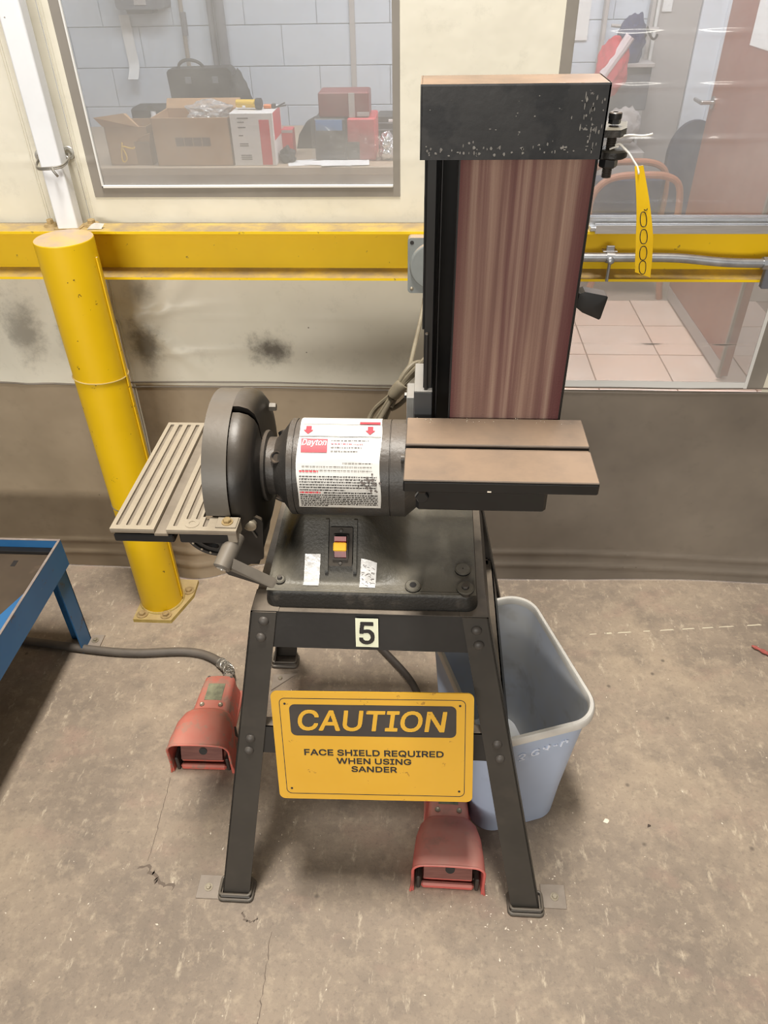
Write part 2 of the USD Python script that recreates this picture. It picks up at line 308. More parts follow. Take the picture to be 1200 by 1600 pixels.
def belt_material():
    n = {'g': ('geometry', {}), 'p': ('principled_bsdf', {'roughness': 0.72, 'specular_ior_level': 0.3}),
         'm': ('mapping', {'scale': (70.0, 1.0, 0.9)}), 'a': ('noise_texture', {'scale': 1.0, 'detail': 5.0, 'roughness': 0.62}),
         'r': ('rgb_ramp', {'ramp': [(0.32, lin((88, 56, 55))), (0.46, lin((114, 82, 77))), (0.58, lin((144, 116, 104))), (0.74, lin((174, 152, 136)))]}),
         'm2': ('mapping', {'scale': (13.0, 1.0, 1.6)}), 'b': ('noise_texture', {'scale': 1.0, 'detail': 3.0, 'roughness': 0.5}),
         'br': ('map_range', {'from_min': 0.42, 'from_max': 0.66, 'to_min': 0.0, 'to_max': 0.6, 'clamp': True}), 'bx': ('mix', {'color2': lin((158, 132, 114))}),
         'sx': ('separate_xyz', {}), 'd1': ('math', {'math_type': 'subtract', 'value2': 0.108}), 'd2': ('math', {'math_type': 'absolute'}),
         'dr': ('map_range', {'from_min': 0.050, 'from_max': 0.074, 'to_min': 0.0, 'to_max': 0.75, 'clamp': True}), 'ex': ('mix', {'color2': lin((86, 44, 46))}),
         'c': ('noise_texture', {'scale': 400.0, 'detail': 2.0}), 'bp': ('bump', {'strength': 0.5, 'distance': 0.001})}
    l = [('g.position', 'm.vector'), ('m.vector', 'a.vector'), ('a.fac', 'r.fac'), ('g.position', 'm2.vector'), ('m2.vector', 'b.vector'), ('b.fac', 'br.value'), ('br.result', 'bx.fac'), ('r.color', 'bx.color1'),
         ('g.position', 'sx.vector'), ('sx.x', 'd1.value1'), ('d1.value', 'd2.value1'), ('d2.value', 'dr.value'), ('dr.result', 'ex.fac'), ('bx.color', 'ex.color1'), ('ex.color', 'p.base_color'),
         ('g.position', 'c.vector'), ('c.fac', 'bp.height'), ('bp.normal', 'p.normal')]
    MATS['belt'] = usdkit.material(stage, '/World/Looks/belt', n, l, surface='p.BSDF')
belt_material()

# ------------------------------------------------------------------ helpers
COUNT = {}
LOCS = {}
def numbered(parent, name):
    k = (parent, name)
    c = COUNT.get(k, 0); COUNT[k] = c + 1
    return f'{parent}/{name}' + (f'_{c:03d}' if c else '')

def tag(prim, label=None, cat=None, group=None, kind=None):
    for k, v in (('label', label), ('category', cat), ('group', group), ('kind', kind)):
        if v: prim.SetCustomDataByKey(k, v)
    return prim

def thing(name, label, cat, loc=(0, 0, 0), group=None, kind=None):
    """An Xform at the thing's base; its parts are given in world coordinates."""
    p = numbered('/World', name)
    x = UsdGeom.Xform.Define(stage, p); x.AddTranslateOp().Set(Gf.Vec3d(*map(float, loc)))
    LOCS[p] = np.array(loc, float)
    tag(x.GetPrim(), label, cat, group, kind)
    return p

def part(parent, name, mesh, mat, label=None, smooth=35, kind=None):
    """One Mesh under a thing (or under a part of it)."""
    p = numbered(parent, name)
    loc = LOCS[parent]; LOCS[p] = loc
    m = mesh.copy(); m.apply_translation(-loc)
    g = usdkit.mesh(stage, p, m, MATS[mat], smooth=smooth)
    tag(g.GetPrim(), label, None, None, kind)
    return p

def solo(name, mesh, mat, label=None, cat=None, loc=None, group=None, kind=None, smooth=35):
    """A thing that is one mesh."""
    p = numbered('/World', name)
    b = mesh.bounds
    loc = np.array([(b[0][0] + b[1][0]) / 2, (b[0][1] + b[1][1]) / 2, b[0][2]]) if loc is None else np.array(loc, float)
    m = mesh.copy(); m.apply_translation(-loc)
    g = usdkit.mesh(stage, p, m, MATS[mat], smooth=smooth)
    g.AddTranslateOp().Set(Gf.Vec3d(*map(float, loc)))
    LOCS[p] = loc
    tag(g.GetPrim(), label, cat, group, kind)
    return p

def cat_(*ms):
    ms = [m for x in ms for m in (x if isinstance(x, (list, tuple)) else [x])]
    return trimesh.util.concatenate(ms)

def hull(P):
    return trimesh.Trimesh(*_hull(np.asarray(P, float)), process=False)
def _hull(P):
    h = trimesh.convex.convex_hull(P)
    return h.vertices, h.faces

def box(x0, x1, y0, y1, z0, z1, b=0.0015):
    x0, x1 = min(x0, x1), max(x0, x1); y0, y1 = min(y0, y1), max(y0, y1); z0, z1 = min(z0, z1), max(z0, z1)
    b = min(b, (x1 - x0) / 3, (y1 - y0) / 3, (z1 - z0) / 3)
    P = []
    for x, ix in ((x0, 1), (x1, -1)):
        for y, iy in ((y0, 1), (y1, -1)):
            for z, iz in ((z0, 1), (z1, -1)):
                if b <= 0: P.append((x, y, z)); continue
                P += [(x + ix * b, y + iy * b, z), (x + ix * b, y, z + iz * b), (x, y + iy * b, z + iz * b)]
    return hull(P)

def frame(o, x, y, z=None):
    x = np.array(x, float); x /= np.linalg.norm(x)
    y = np.array(y, float); y -= x * (x @ y); y /= np.linalg.norm(y)
    T = np.eye(4); T[:3, 0], T[:3, 1], T[:3, 2], T[:3, 3] = x, y, np.cross(x, y), o
    return T

def put(m, T):
    m = m.copy(); m.apply_transform(T); return m

def lathe(prof, o=(0, 0, 0), axis=(0, 0, 1), n=40, a0=0.0, a1=2 * PI, ref=None):
    """prof: (radius, height) pairs around axis from o; closed when a full turn."""
    axis = np.array(axis, float); axis /= np.linalg.norm(axis)
    if ref is None: ref = (1, 0, 0) if abs(axis[0]) < 0.9 else (0, 0, 1)
    u = np.array(ref, float); u -= axis * (u @ axis); u /= np.linalg.norm(u); v = np.cross(axis, u)
    full = abs(a1 - a0 - 2 * PI) < 1e-6
    ang = np.linspace(a0, a1, n + 1)[:n] if full else np.linspace(a0, a1, n + 1)
    pr = np.array(prof, float); k = len(pr)
    V = np.array([np.array(o) + r * (math.cos(a) * u + math.sin(a) * v) + h * axis for a in ang for r, h in pr])
    F = []
    na = len(ang)
    for i in range(n if full else na - 1):
        j = (i + 1) % na
        for q in range(k - 1):
            a, b, c, d = i * k + q, j * k + q, j * k + q + 1, i * k + q + 1
            F += [(a, b, c), (a, c, d)]
    m = trimesh.Trimesh(V, F, process=False)
    m.merge_vertices(); m.update_faces(m.nondegenerate_faces())
    return m

def cyl(p0, p1, r, r1=None, n=28, ch=0.0):
    p0, p1 = np.array(p0, float), np.array(p1, float)
    L = np.linalg.norm(p1 - p0); r1 = r if r1 is None else r1
    pr = [(0, 0), (r - ch, 0), (r, ch), (r1, L - ch), (r1 - ch, L), (0, L)] if ch else [(0, 0), (r, 0), (r1, L), (0, L)]
    return lathe(pr, p0, (p1 - p0) / L, n)

def dome(p, d, r, h, n=16):
    pr = [(r, 0)] + [(r * math.cos(t), h * math.sin(t)) for t in np.linspace(0.25, PI / 2, 6)]
    pr[-1] = (0, h)
    return lathe([(0, -0.001), (r, -0.001)] + pr, p, d, n)

def hexbolt(p, d, r, h):
    return lathe([(0, -0.0005), (r, -0.0005), (r, h * 0.8), (r * 0.85, h), (0, h)], p, d, 6)

def washer(p, d, r0, r1, h):
    return lathe([(r0, 0), (r1, 0), (r1, h), (r0, h), (r0, 0)], p, d, 24)

def smooth_path(pts, n=40):
    P = np.array(pts, float)
    from scipy.interpolate import CubicSpline
    t = np.r_[0, np.cumsum(np.linalg.norm(np.diff(P, axis=0), axis=1))]
    return CubicSpline(t, P)(np.linspace(0, t[-1], n))

def tube(path, r, n=10, closed=False):
    P = np.array(path, float); k = len(P)
    T = np.gradient(P, axis=0) if not closed else (np.roll(P, -1, 0) - np.roll(P, 1, 0))
    T /= np.linalg.norm(T, axis=1)[:, None]
    u = np.cross(T[0], (0, 0, 1.0));
    if np.linalg.norm(u) < 1e-3: u = np.cross(T[0], (0, 1.0, 0))
    u /= np.linalg.norm(u)
    R = np.full(k, r) if np.ndim(r) == 0 else np.array(r)
    V = []
    for i in range(k):
        u = u - T[i] * (u @ T[i]); u /= np.linalg.norm(u); v = np.cross(T[i], u)
        for a in np.linspace(0, 2 * PI, n, endpoint=False):
            V.append(P[i] + R[i] * (math.cos(a) * u + math.sin(a) * v))
    F = []
    for i in range(k if closed else k - 1):
        j = (i + 1) % k
        for q in range(n):
            a, b, c, d = i * n + q, i * n + (q + 1) % n, j * n + (q + 1) % n, j * n + q
            F += [(a, b, c), (a, c, d)]
    if not closed:
        V += [P[0], P[-1]]; c0, c1 = len(V) - 2, len(V) - 1
        for q in range(n):
            F += [(c0, (q + 1) % n, q), (c1, (k - 1) * n + q, (k - 1) * n + (q + 1) % n)]
    return trimesh.Trimesh(V, F, process=False)

def prism(poly, T, depth):
    """Extrudes a 2-D polygon (shapely or points) by depth along the z of frame T."""
    if not hasattr(poly, 'area'): poly = sg.Polygon(poly)
    ms = [trimesh.creation.extrude_polygon(g, depth, engine='earcut') for g in getattr(poly, 'geoms', [poly]) if g.area > 1e-12]
    return put(cat_(ms), T)

def rrect(x0, x1, y0, y1, r, q=6):
    return sg.box(x0 + r, y0 + r, x1 - r, y1 - r).buffer(r, quad_segs=q)

def loft(rings, closed=True, cap=True):
    R = np.array(rings, float); k, n = R.shape[:2]
    F = []
    for i in range(k - 1):
        for q in range(n if closed else n - 1):
            a, b, c, d = i * n + q, i * n + (q + 1) % n, (i + 1) * n + (q + 1) % n, (i + 1) * n + q
            F += [(a, b, c), (a, c, d)]
    V = R.reshape(-1, 3)
    if cap and closed:
        V = np.vstack([V, R[0].mean(0), R[-1].mean(0)]); c0, c1 = k * n, k * n + 1
        for q in range(n):
            F += [(c0, (q + 1) % n, q), (c1, (k - 1) * n + q, (k - 1) * n + (q + 1) % n)]
    m = trimesh.Trimesh(V, F, process=False)
    if cap and closed and m.volume < 0: m.invert()
    return m

def grid(fn, u0, u1, v0, v1, nu, nv, thick=None):
    """Surface fn(u, v) -> (n, 3) over a grid; thick gives it a second side (vector)."""
    uu, vv = np.meshgrid(np.linspace(u0, u1, nu + 1), np.linspace(v0, v1, nv + 1), indexing='ij')
    P = fn(uu.ravel(), vv.ravel())
    F = []
    for i in range(nu):
        for j in range(nv):
            a = i * (nv + 1) + j; b = a + nv + 1
            F += [(a, b, b + 1), (a, b + 1, a + 1)]
    F = np.array(F)
    if thick is None: return trimesh.Trimesh(P, F, process=False)
    k = len(P)
    rim = [i * (nv + 1) for i in range(nu + 1)] + [nu * (nv + 1) + j for j in range(1, nv + 1)] + [i * (nv + 1) + nv for i in range(nu - 1, -1, -1)] + [j for j in range(nv - 1, 0, -1)]
    S = []
    for a, b in zip(rim, rim[1:] + rim[:1]): S += [(a, a + k, b), (b, a + k, b + k)]
    m = trimesh.Trimesh(np.vstack([P, P + np.array(thick)]), np.vstack([F, F[:, ::-1] + k, S]), process=False)
    return m

def text(s, h, T, width=None, bold=True, shear=0.0, depth=0.0006, center=True):
    m = meshkit.text_mesh(s, h, depth, bold)
    b = m.bounds
    if center: m.apply_translation([-(b[0][0] + b[1][0]) / 2, 0, 0])
    else: m.apply_translation([-b[0][0], 0, 0])
    if width: m.vertices[:, 0] *= width / (b[1][0] - b[0][0])
    m.vertices[:, 0] += shear * m.vertices[:, 1]
    return put(m, T)

UP, XX, YY = np.array([0, 0, 1.0]), np.array([1.0, 0, 0]), np.array([0, 1.0, 0])
FRONT = lambda x, y, z: frame((x, y, z), XX, UP)      # a plane facing the viewer: u = x, v = z, n = -y

# ------------------------------------------------------------------ setting: floor and the office shell
solo('floor', box(-5, 5, -5, 2.2, -0.1, 0, 0), 'concrete', kind='structure', smooth=False)
p = thing('floor_office', None, None, (0, 4, 0), kind='structure')
part(p, 'slab', box(-3.2, 2.6, 2.2, 5.2, -0.1, -0.006, 0), 'grout', smooth=False)
part(p, 'lino', box(-3.2, 2.6, 3.935, 5.2, -0.006, -0.001, 0), 'lino', smooth=False)
for i in range(-3, 3):
    for j in range(4):
        x, y = 0.747 + 0.335 * i, 3.935 - 0.335 * (j + 1)
        part(p, 'tile', box(x + 0.003, x + 0.332, y + 0.003, y + 0.332, -0.006, rng.uniform(-0.0006, 0.0006), 0.0012), ['tile_pink', 'tile_pink_light'][(i * 3 + j * 5) % 2], smooth=False)
p = thing('wall_back', None, None, (0, 4.9, 0), kind='structure')
part(p, 'wall_core', box(-3.2, 2.6, 4.905, 5.2, 0, 2.75, 0), 'mortar', smooth=False)
part(p, 'upper_wall', box(-3.2, 2.6, 4.897, 4.91, 1.605, 2.75, 0), 'block_white', smooth=False)
for j in range(8):
    for i in range(14):
        x = -3.1 + 0.407 * i + (0.2035 if j % 2 else 0)
        part(p, 'block', box(x + 0.002, x + 0.405, 4.897, 4.91, 0.2005 * j + 0.002, 0.2005 * (j + 1) - 0.002, 0.002), 'block_white', smooth=False)
solo('wall_left', box(-3.3, -3.2, 1.78, 5.2, 0, 2.75, 0), 'block_white', kind='structure', smooth=False)
solo('wall_right', box(2.6, 2.7, 1.78, 5.2, 0, 2.75, 0), 'block_white', kind='structure', smooth=False)
solo('ceiling', box(-3.3, 2.7, 1.70, 5.2, 2.75, 2.82, 0), 'ceiling_white', kind='structure', smooth=False)

# ------------------------------------------------------------------ vinyl curtain wall
CY = 1.70
def wrinkle(x, z):
    """How far the sheet hangs in front of its plane (metres towards the viewer)."""
    x, z = np.asarray(x, float), np.asarray(z, float)
    g = lambda cx, cz, rx, rz, a, th=0.0: a * np.exp(-((((x - cx) * math.cos(th) + (z - cz) * math.sin(th)) / rx) ** 2 + ((-(x - cx) * math.sin(th) + (z - cz) * math.cos(th)) / rz) ** 2))
    d = 0.004 * (meshkit.fbm(np.stack([x * 3.0, x * 0, z * 3.0], -1), 3, 4) - 0.5) * 2
    d += g(-0.86, .80, .025, .16, .016, 0.35) + g(-0.69, .795, .12, .016, .014, -0.75) + g(-0.68, .90, .018, .12, .012, -0.5) + g(-0.64, .86, .018, .12, .008, -0.75) + g(-0.95, .82, .03, .14, -.012, -0.2) + g(-0.70, .842, .14, .012, .010, 0.12) + g(-1.04, .80, .03, .16, .012, -0.1) - g(-0.40, .745, .06, .05, .006)
    d += g(-0.60, .74, .18, .008, .004, 0.06)
    low = np.clip((0.64 - z) / 0.64, 0, 1)
    d += low ** 1.5 * (0.055 * np.exp(-((x + 0.70) / 0.13) ** 2) - 0.03 * np.exp(-((x + 0.48) / 0.14) ** 2) + 0.018 * np.sin(x * 4.2 + 0.6) * (x > -0.2) + 0.02 * np.exp(-((x - 1.1) / 0.35) ** 2))
    for zz in (0.05, 0.098): d += 0.004 * np.exp(-((z - zz - 0.012 * np.sin(x * 5)) / 0.006) ** 2)
    for zz in (1.405, 1.317, 1.222, 0.776): d += (x > 0.26) * (x < 0.8) * 0.0035 * np.exp(-((z - zz) / 0.0045) ** 2) * (0.7 + 0.3 * np.sin(x * 37 + zz * 9))
    for zz in (0.832, 1.187): d += 0.0022 * np.exp(-((z - zz) / 0.005) ** 2) * (x < 0.2) * (0.6 + 0.4 * np.sin(x * 21))
    return d
def sheet(x0, x1, z0, z1, step=0.016, off=0.0, amp=1.0):
    nx, nz = max(2, int((x1 - x0) / step)), max(2, int((z1 - z0) / (step * 0.5)))
    nx, nz = min(nx, 110), min(nz, 170)
    return grid(lambda u, v: np.stack([u, CY - off - amp * wrinkle(u, v), v], -1), x0, x1, z0, z1, nx, nz, (0, 0.0015, 0))
def hem(x0, x1, z, w=0.0025):
    xs = np.linspace(x0, x1, max(8, int((x1 - x0) / 0.03)))
    return tube(np.stack([xs, CY - 0.001 - wrinkle(xs, np.full(len(xs), z)), z + 0.002 * np.sin(xs * 9)], -1), w, 8)

p = thing('vinyl_curtain', 'cream vinyl curtain sheet at the left edge behind the white pole, laced through two grommets', 'curtain', (-1.5, CY, 0))
part(p, 'upper_sheet', cat_(sheet(-2.6, -1.3, 0.645, 2.75, 0.05), sheet(-1.3, -0.7755, 0.645, 1.6), sheet(-1.3, -0.7755, 1.6, 2.75, 0.05)), 'cream_vinyl')
part(p, 'lower_sheet', cat_(sheet(-2.6, -1.4, 0.004, 0.645, 0.05), sheet(-1.4, -0.7755, 0.004, 0.645)), 'tan_vinyl')
part(p, 'hem', hem(-2.6, -0.776, 0.645), 'soiled_vinyl')
for xx in (-0.874, -0.869):
    zz = np.linspace(0.05, 2.7, 90)
    part(p, 'seam', tube(np.stack([np.full(90, xx), CY - wrinkle(np.full(90, xx), zz), zz], -1), 0.0022, 6), 'cream_vinyl')
for gx, gz in ((-0.848, 1.197), (-0.786, 1.203)):
    part(p, 'grommet', lathe([(0.006, 0), (0.008, 0.003), (0.013, 0.0022), (0.0145, 0), (0.006, 0)], (gx, CY - 0.001 - float(wrinkle(gx, gz)), gz), (0, -1, 0), 24), 'grommet')

W1 = (-0.75, -0.068, 1.112)       # window in the cream curtain: outer left, right, bottom
W2 = (0.246, 0.835, 0.640)
p = thing('vinyl_curtain', 'long cream vinyl curtain with two clear windows behind the belt sander', 'curtain', (0.2, CY, 0))
part(p, 'upper_sheet', cat_(sheet(-0.774, W1[0], 0.645, 2.3), sheet(W1[0], W1[1], 0.645, W1[2]), sheet(W1[1], W2[0], 0.645, 2.3), sheet(W2[1], 2.4, 0.645, 2.3, 0.04), sheet(-0.774, 2.4, 2.3, 2.75, 0.05)), 'cream_vinyl')
part(p, 'lower_sheet', sheet(-0.774, 0.05, 0.004, 0.645), 'tan_vinyl', 'tan lower sheet left of the sander')
part(p, 'lower_sheet', cat_(sheet(0.05, 0.6, 0.004, 0.645), sheet(0.6, 1.4, 0.004, 0.645), sheet(1.4, 2.4, 0.004, 0.645, 0.05)), 'soiled_vinyl', 'smoky grey lower sheet right of the sander')
for zz in (0.640, 0.654):
    part(p, 'hem', hem(-0.774, 1.5, zz, 0.0022), 'soiled_vinyl')
for xx in (-0.772, -0.766):
    zz = np.linspace(0.05, 2.7, 120)
    part(p, 'seam', tube(np.stack([np.full(120, xx), CY - wrinkle(np.full(120, xx), zz), zz], -1), 0.0022, 6), 'cream_vinyl')
w = part(p, 'window_frame', cat_(sheet(W1[0], W1[0] + 0.022, W1[2], 2.3, 0.011, 0.0015), sheet(W1[1] - 0.015, W1[1], W1[2], 2.3, 0.008, 0.0015), sheet(W1[0], W1[1], W1[2], W1[2] + 0.021, 0.01, 0.0016)), 'frame_vinyl', 'dark grey welded window border')
part(w, 'edge_strip', cat_(box(W1[0] + 0.022, W1[0] + 0.026, CY - 0.006, CY, W1[2] + 0.02, 2.3, 0.001), box(W1[0] + 0.022, W1[1] - 0.015, CY - 0.006, CY, W1[2] + 0.020, W1[2] + 0.0255, 0.001)), 'edge_white')
part(w, 'window_pane', sheet(W1[0] + 0.022, W1[1] - 0.015, W1[2] + 0.02, 2.3, amp=0.12), 'clear_vinyl')
w = part(p, 'window_frame', cat_(sheet(W2[0], W2[0] + 0.023, 0.655, 2.3, 0.011, 0.0015), sheet(W2[1] - 0.04, W2[1], 0.655, 2.3, 0.01, 0.0015)), 'frame_vinyl', 'dark grey welded window border')
part(w, 'bottom_strip', sheet(W2[0] + 0.02, W2[1] - 0.04, 0.655, 0.672, 0.008, 0.002), 'edge_white')
part(w, 'side_strip', sheet(W2[1] - 0.048, W2[1] - 0.040, 0.655, 2.3, 0.004, 0.003), 'edge_white')
part(w, 'window_pane', cat_(sheet(W2[0] + 0.023, W2[1] - 0.04, 0.665, 1.5, 0.008), sheet(W2[0] + 0.023, W2[1] - 0.04, 1.5, 2.3, 0.02)), 'clear_vinyl')

# ------------------------------------------------------------------ yellow channel rail, pole, bollard
p = thing('guard_rail', 'yellow steel channel rail running along the vinyl curtain at waist height', 'rail', (0, 1.66, 0.955))
part(p, 'web', box(-3.0, 3.0, 1.672, 1.681, 0.957, 1.061, 0), 'rail_yellow', smooth=False)
part(p, 'flange', hull([(x, y, z) for x in (-3, 3) for y, z in ((1.62, 1.061), (1.62, 1.0555), (1.681, 1.050), (1.681, 1.061), (1.6215, 1.0615))]), 'rail_yellow', smooth=False)
part(p, 'flange', hull([(x, y, z) for x in (-3, 3) for y, z in ((1.62, 0.954), (1.62, 0.9595), (1.681, 0.965), (1.681, 0.954))]), 'rail_yellow', smooth=False)

p = thing('white_pole', 'square white painted steel pole standing behind the yellow bollard', 'pole', (-0.80, 1.65, 1.061))
T = frame((-0.803, 1.655, 1.0625), (1, 0.08, 0), (-0.08, 1, 0))
part(p, 'tube', prism(rrect(-0.0225, 0.0225, -0.020, 0.020, 0.004), T, 1.6), 'white_paint')
part(p, 'foot', prism(rrect(-0.03, 0.03, -0.024, 0.02, 0.004), frame((-0.803, 1.655, 1.0612), XX, YY), 0.002), 'bolt_dusty')
tie = smooth_path([(-0.848, 1.694, 1.197), (-0.845, 1.665, 1.192), (-0.828, 1.634, 1.188), (-0.803, 1.628, 1.190), (-0.780, 1.634, 1.192), (-0.772, 1.66, 1.20), (-0.786, 1.693, 1.203)], 40)
p = thing('wire_tie', 'twisted steel wire tying the white pole to two curtain grommets', 'wire', (-0.81, 1.65, 1.19))
part(p, 'strand', tube(tie, 0.0017, 8), 'wire_steel')
part(p, 'strand', tube(tie + np.array([0, -0.0008, -0.0034]), 0.0017, 8), 'wire_steel')
part(p, 'twist', tube(smooth_path([(-0.796, 1.626, 1.188), (-0.790, 1.620, 1.182), (-0.786, 1.622, 1.174)], 12), 0.0028, 8), 'wire_steel')
rag = hull([(-0.757, 1.63, 1.0625), (-0.725, 1.634, 1.0625), (-0.722, 1.648, 1.070), (-0.75, 1.646, 1.069), (-0.74, 1.64, 1.074)])
solo('white_scrap', rag, 'edge_scrap', 'small white folded scrap lying on the rail right of the pole foot', 'scrap')
p = thing('anchor_bracket', 'dusty bolted bracket on the rail top just right of the white pole foot', 'bracket', (-0.755, 1.66, 1.061))
part(p, 'washer', cyl((-0.757, 1.663, 1.0612), (-0.757, 1.663, 1.067), 0.018, 0.015, 24), 'bolt_dusty')
part(p, 'nut', hexbolt((-0.757, 1.663, 1.067), UP, 0.009, 0.008), 'bolt_dusty')
p = thing('anchor_bracket', 'dusty bolted bracket on the rail top just left of the white pole foot', 'bracket', (-0.86, 1.66, 1.061))
part(p, 'washer', cyl((-0.850, 1.660, 1.0612), (-0.850, 1.660, 1.067), 0.016, 0.013, 24), 'bolt_dusty')
part(p, 'nut', hexbolt((-0.850, 1.660, 1.067), UP, 0.008, 0.009), 'bolt_dusty')

BX, BY, BR = -0.775, 1.550, 0.0615
p = thing('bollard', 'yellow steel pipe bollard with dusty flat cap beside the blue table', 'bollard', (BX, BY, 0))
part(p, 'pipe', lathe([(BR, 0.012), (BR, 1.066), (BR - 0.001, 1.0685), (BR - 0.003, 1.0695)], (BX, BY, 0), UP, 64), 'bollard_yellow')
part(p, 'cap', lathe([(BR - 0.0025, 1.064), (BR - 0.0025, 1.0695), (0, 1.0702)], (BX, BY, 0), UP, 48), 'bollard_yellow')
part(p, 'weld_seam', tube(smooth_path([(BX + BR * math.sin(a), BY - BR * math.cos(a), 0.0135) for a in np.linspace(0, 2 * PI, 48)], 60), 0.004, 6), 'plate_yellow')
part(p, 'wire_band', tube([(BX + (BR + 0.001) * math.sin(a), BY - (BR + 0.001) * math.cos(a), 0.752 + 0.006 * math.cos(a + 0.6)) for a in np.linspace(0, 2 * PI, 56, endpoint=False)], 0.0017, 6, True), 'plate_yellow')
part(p, 'wire_band', tube([(BX + (BR + 0.001) * math.sin(a), BY - (BR + 0.001) * math.cos(a), 0.385 + 0.004 * math.sin(a)) for a in np.linspace(0, 2 * PI, 56, endpoint=False)], 0.0015, 6, True), 'wire_steel')
part(p, 'side_strip', prism(sg.box(-0.003, 0.0, 0.003, 1.0), frame((BX + BR + 0.0005, BY - 0.004, 0.03), (0, 1, 0), UP), 0.003), 'bollard_yellow')
bp_ = part(p, 'base_plate', prism(sg.Polygon([(-0.062, -0.088), (0.050, -0.088), (0.088, 0.02), (0.086, 0.085), (-0.062, 0.085)]), frame((BX, BY, 0.0), XX, YY), 0.012), 'plate_yellow')
for bx, by in ((BX - 0.040, BY - 0.068), (BX + 0.030, BY - 0.068), (BX + 0.070, BY + 0.035)):
    part(bp_, 'washer', washer((bx, by, 0.012), UP, 0.005, 0.0165, 0.003), 'bolt_dusty')
    part(bp_, 'bolt', hexbolt((bx, by, 0.015), UP, 0.010, 0.008), 'bolt_dusty')

# ------------------------------------------------------------------ conduit, aluminium strip, junction box, cord
p = thing('aluminium_strip', 'long aluminium profile strip lying along the top of the yellow rail', 'strip', (0.75, 1.63, 1.062))
for yy, zz in ((1.64, 1.071), (1.615, 1.0615)):
    part(p, 'channel', put(prism(sg.Polygon([(-0.007, -0.001), (0.010, -0.001), (0.010, 0.016), (0.004, 0.016), (0.004, 0.012), (-0.003, 0.012), (-0.003, 0.016), (-0.007, 0.016)]), frame((0.335 if yy > 1.63 else 0.345, yy, zz - 0.0), (0, 1, 0), UP), 1.4), np.eye(4)), 'aluminium')
part(p, 'end_clip', box(0.336, 0.348, 1.618, 1.636, 1.062, 1.0705, 0.001), 'aluminium')
p = thing('conduit', 'dented galvanised conduit pipe strapped across the yellow rail at right', 'pipe', (0.5, 1.60, 1.0))
part(p, 'pipe', tube(smooth_path([(0.10, 1.606, 1.013), (0.30, 1.606, 1.012), (0.45, 1.606, 1.012), (0.535, 1.604, 1.011), (0.61, 1.600, 1.005), (0.68, 1.598, 1.003), (0.72, 1.598, 1.003)], 60), 0.0095, 16), 'galvanised')
part(p, 'coupling', cyl((0.70, 1.598, 1.003), (0.745, 1.598, 1.003), 0.0135, n=8), 'galvanised')
part(p, 'end_bracket', box(0.715, 0.745, 1.603, 1.619, 0.945, 0.99, 0.002), 'pipe_grey')
s = part(p, 'strap', cat_(washer((0.375, 1.606, 1.012), XX, 0.0098, 0.0118, 0.017), box(0.375, 0.392, 1.612, 1.618, 1.018, 1.034, 0.001), box(0.368, 0.399, 1.610, 1.63, 1.021, 1.0235, 0.001)), 'galvanised')
part(s, 'screw', cyl((0.3835, 1.601, 1.002), (0.3835, 1.601, 0.962), 0.0035, n=10), 'galvanised')
part(s, 'screw_head', dome((0.3835, 1.594, 1.009), (0, -1, 0.3), 0.008, 0.004), 'galvanised')

p = thing('junction_box', 'grey electrical box fixed to the rail behind the sander column', 'electrical box', (0.0, 1.60, 0.938))
part(p, 'back_box', prism(rrect(-0.048, 0.052, 0.936, 1.056, 0.008), frame((0, 1.6185, 0), XX, UP), 0.018), 'gray_box')
f = part(p, 'cover', prism(rrect(-0.048, 0.052, 0.936, 1.056, 0.008), frame((0, 1.6003, 0), XX, UP), 0.006), 'gray_box')
part(f, 'raised_disc', lathe([(0, 0), (0.052, 0), (0.050, 0.006), (0.047, 0.008), (0, 0.008)], (0.008, 1.5945, 0.996), (0, -1, 0), 40), 'gray_box')
part(f, 'screw', cyl((-0.039, 1.595, 1.046), (-0.039, 1.5937, 1.046), 0.0042, n=12), 'ink_black')
part(f, 'screw', dome((-0.039, 1.5945, 0.946), (0, -1, 0), 0.0042, 0.002), 'screw_metal')

p = thing('power_cord', 'grey power cord bundled and taped, hanging from the electrical box to the motor', 'cord', (-0.06, 1.4, 0.8))
part(p, 'lead', tube(smooth_path([(-0.008, 1.606, 0.936), (-0.012, 1.59, 0.912), (-0.030, 1.49, 0.855), (-0.044, 1.42, 0.825), (-0.060, 1.38, 0.805), (-0.075, 1.36, 0.78)], 40), 0.0048, 10), 'cord_grey')
for k, (dx, dz, st) in enumerate([(0.0, 0.0, 0), (0.008, 0.003, 1), (0.004, -0.006, 2), (0.013, -0.004, 3), (-0.006, 0.004, 4)]):
    top = (0.004 + dx * 2.2 - 0.004 * (k == 4), 1.38 + 0.006 * k, 0.892 + dz * 2.5 - 0.010 * k)
    part(p, 'loop', tube(smooth_path([top, (-0.030 + dx, 1.372 + 0.003 * k, 0.858 + dz), (-0.068 + dx * 0.4, 1.365, 0.812 + dz * 0.4), (-0.092 + dx, 1.36 + 0.004 * k, 0.775 + dz), (-0.116 + dx * 2.0, 1.35 + 0.004 * k, 0.738 - dz * 2)], 24), 0.0052, 8), 'cord_grey')
part(p, 'loop', tube(smooth_path([(0.004, 1.38, 0.872), (-0.010, 1.386, 0.846), (-0.035, 1.375, 0.806), (-0.075, 1.37, 0.770)], 24), 0.0052, 8), 'cord_grey')
part(p, 'tape_wrap', tube(smooth_path([(-0.050, 1.366, 0.832), (-0.062, 1.364, 0.818), (-0.072, 1.362, 0.804)], 8), [0.0125, 0.014, 0.014, 0.0145, 0.014, 0.014, 0.0135, 0.012], 14), 'cord_grey')
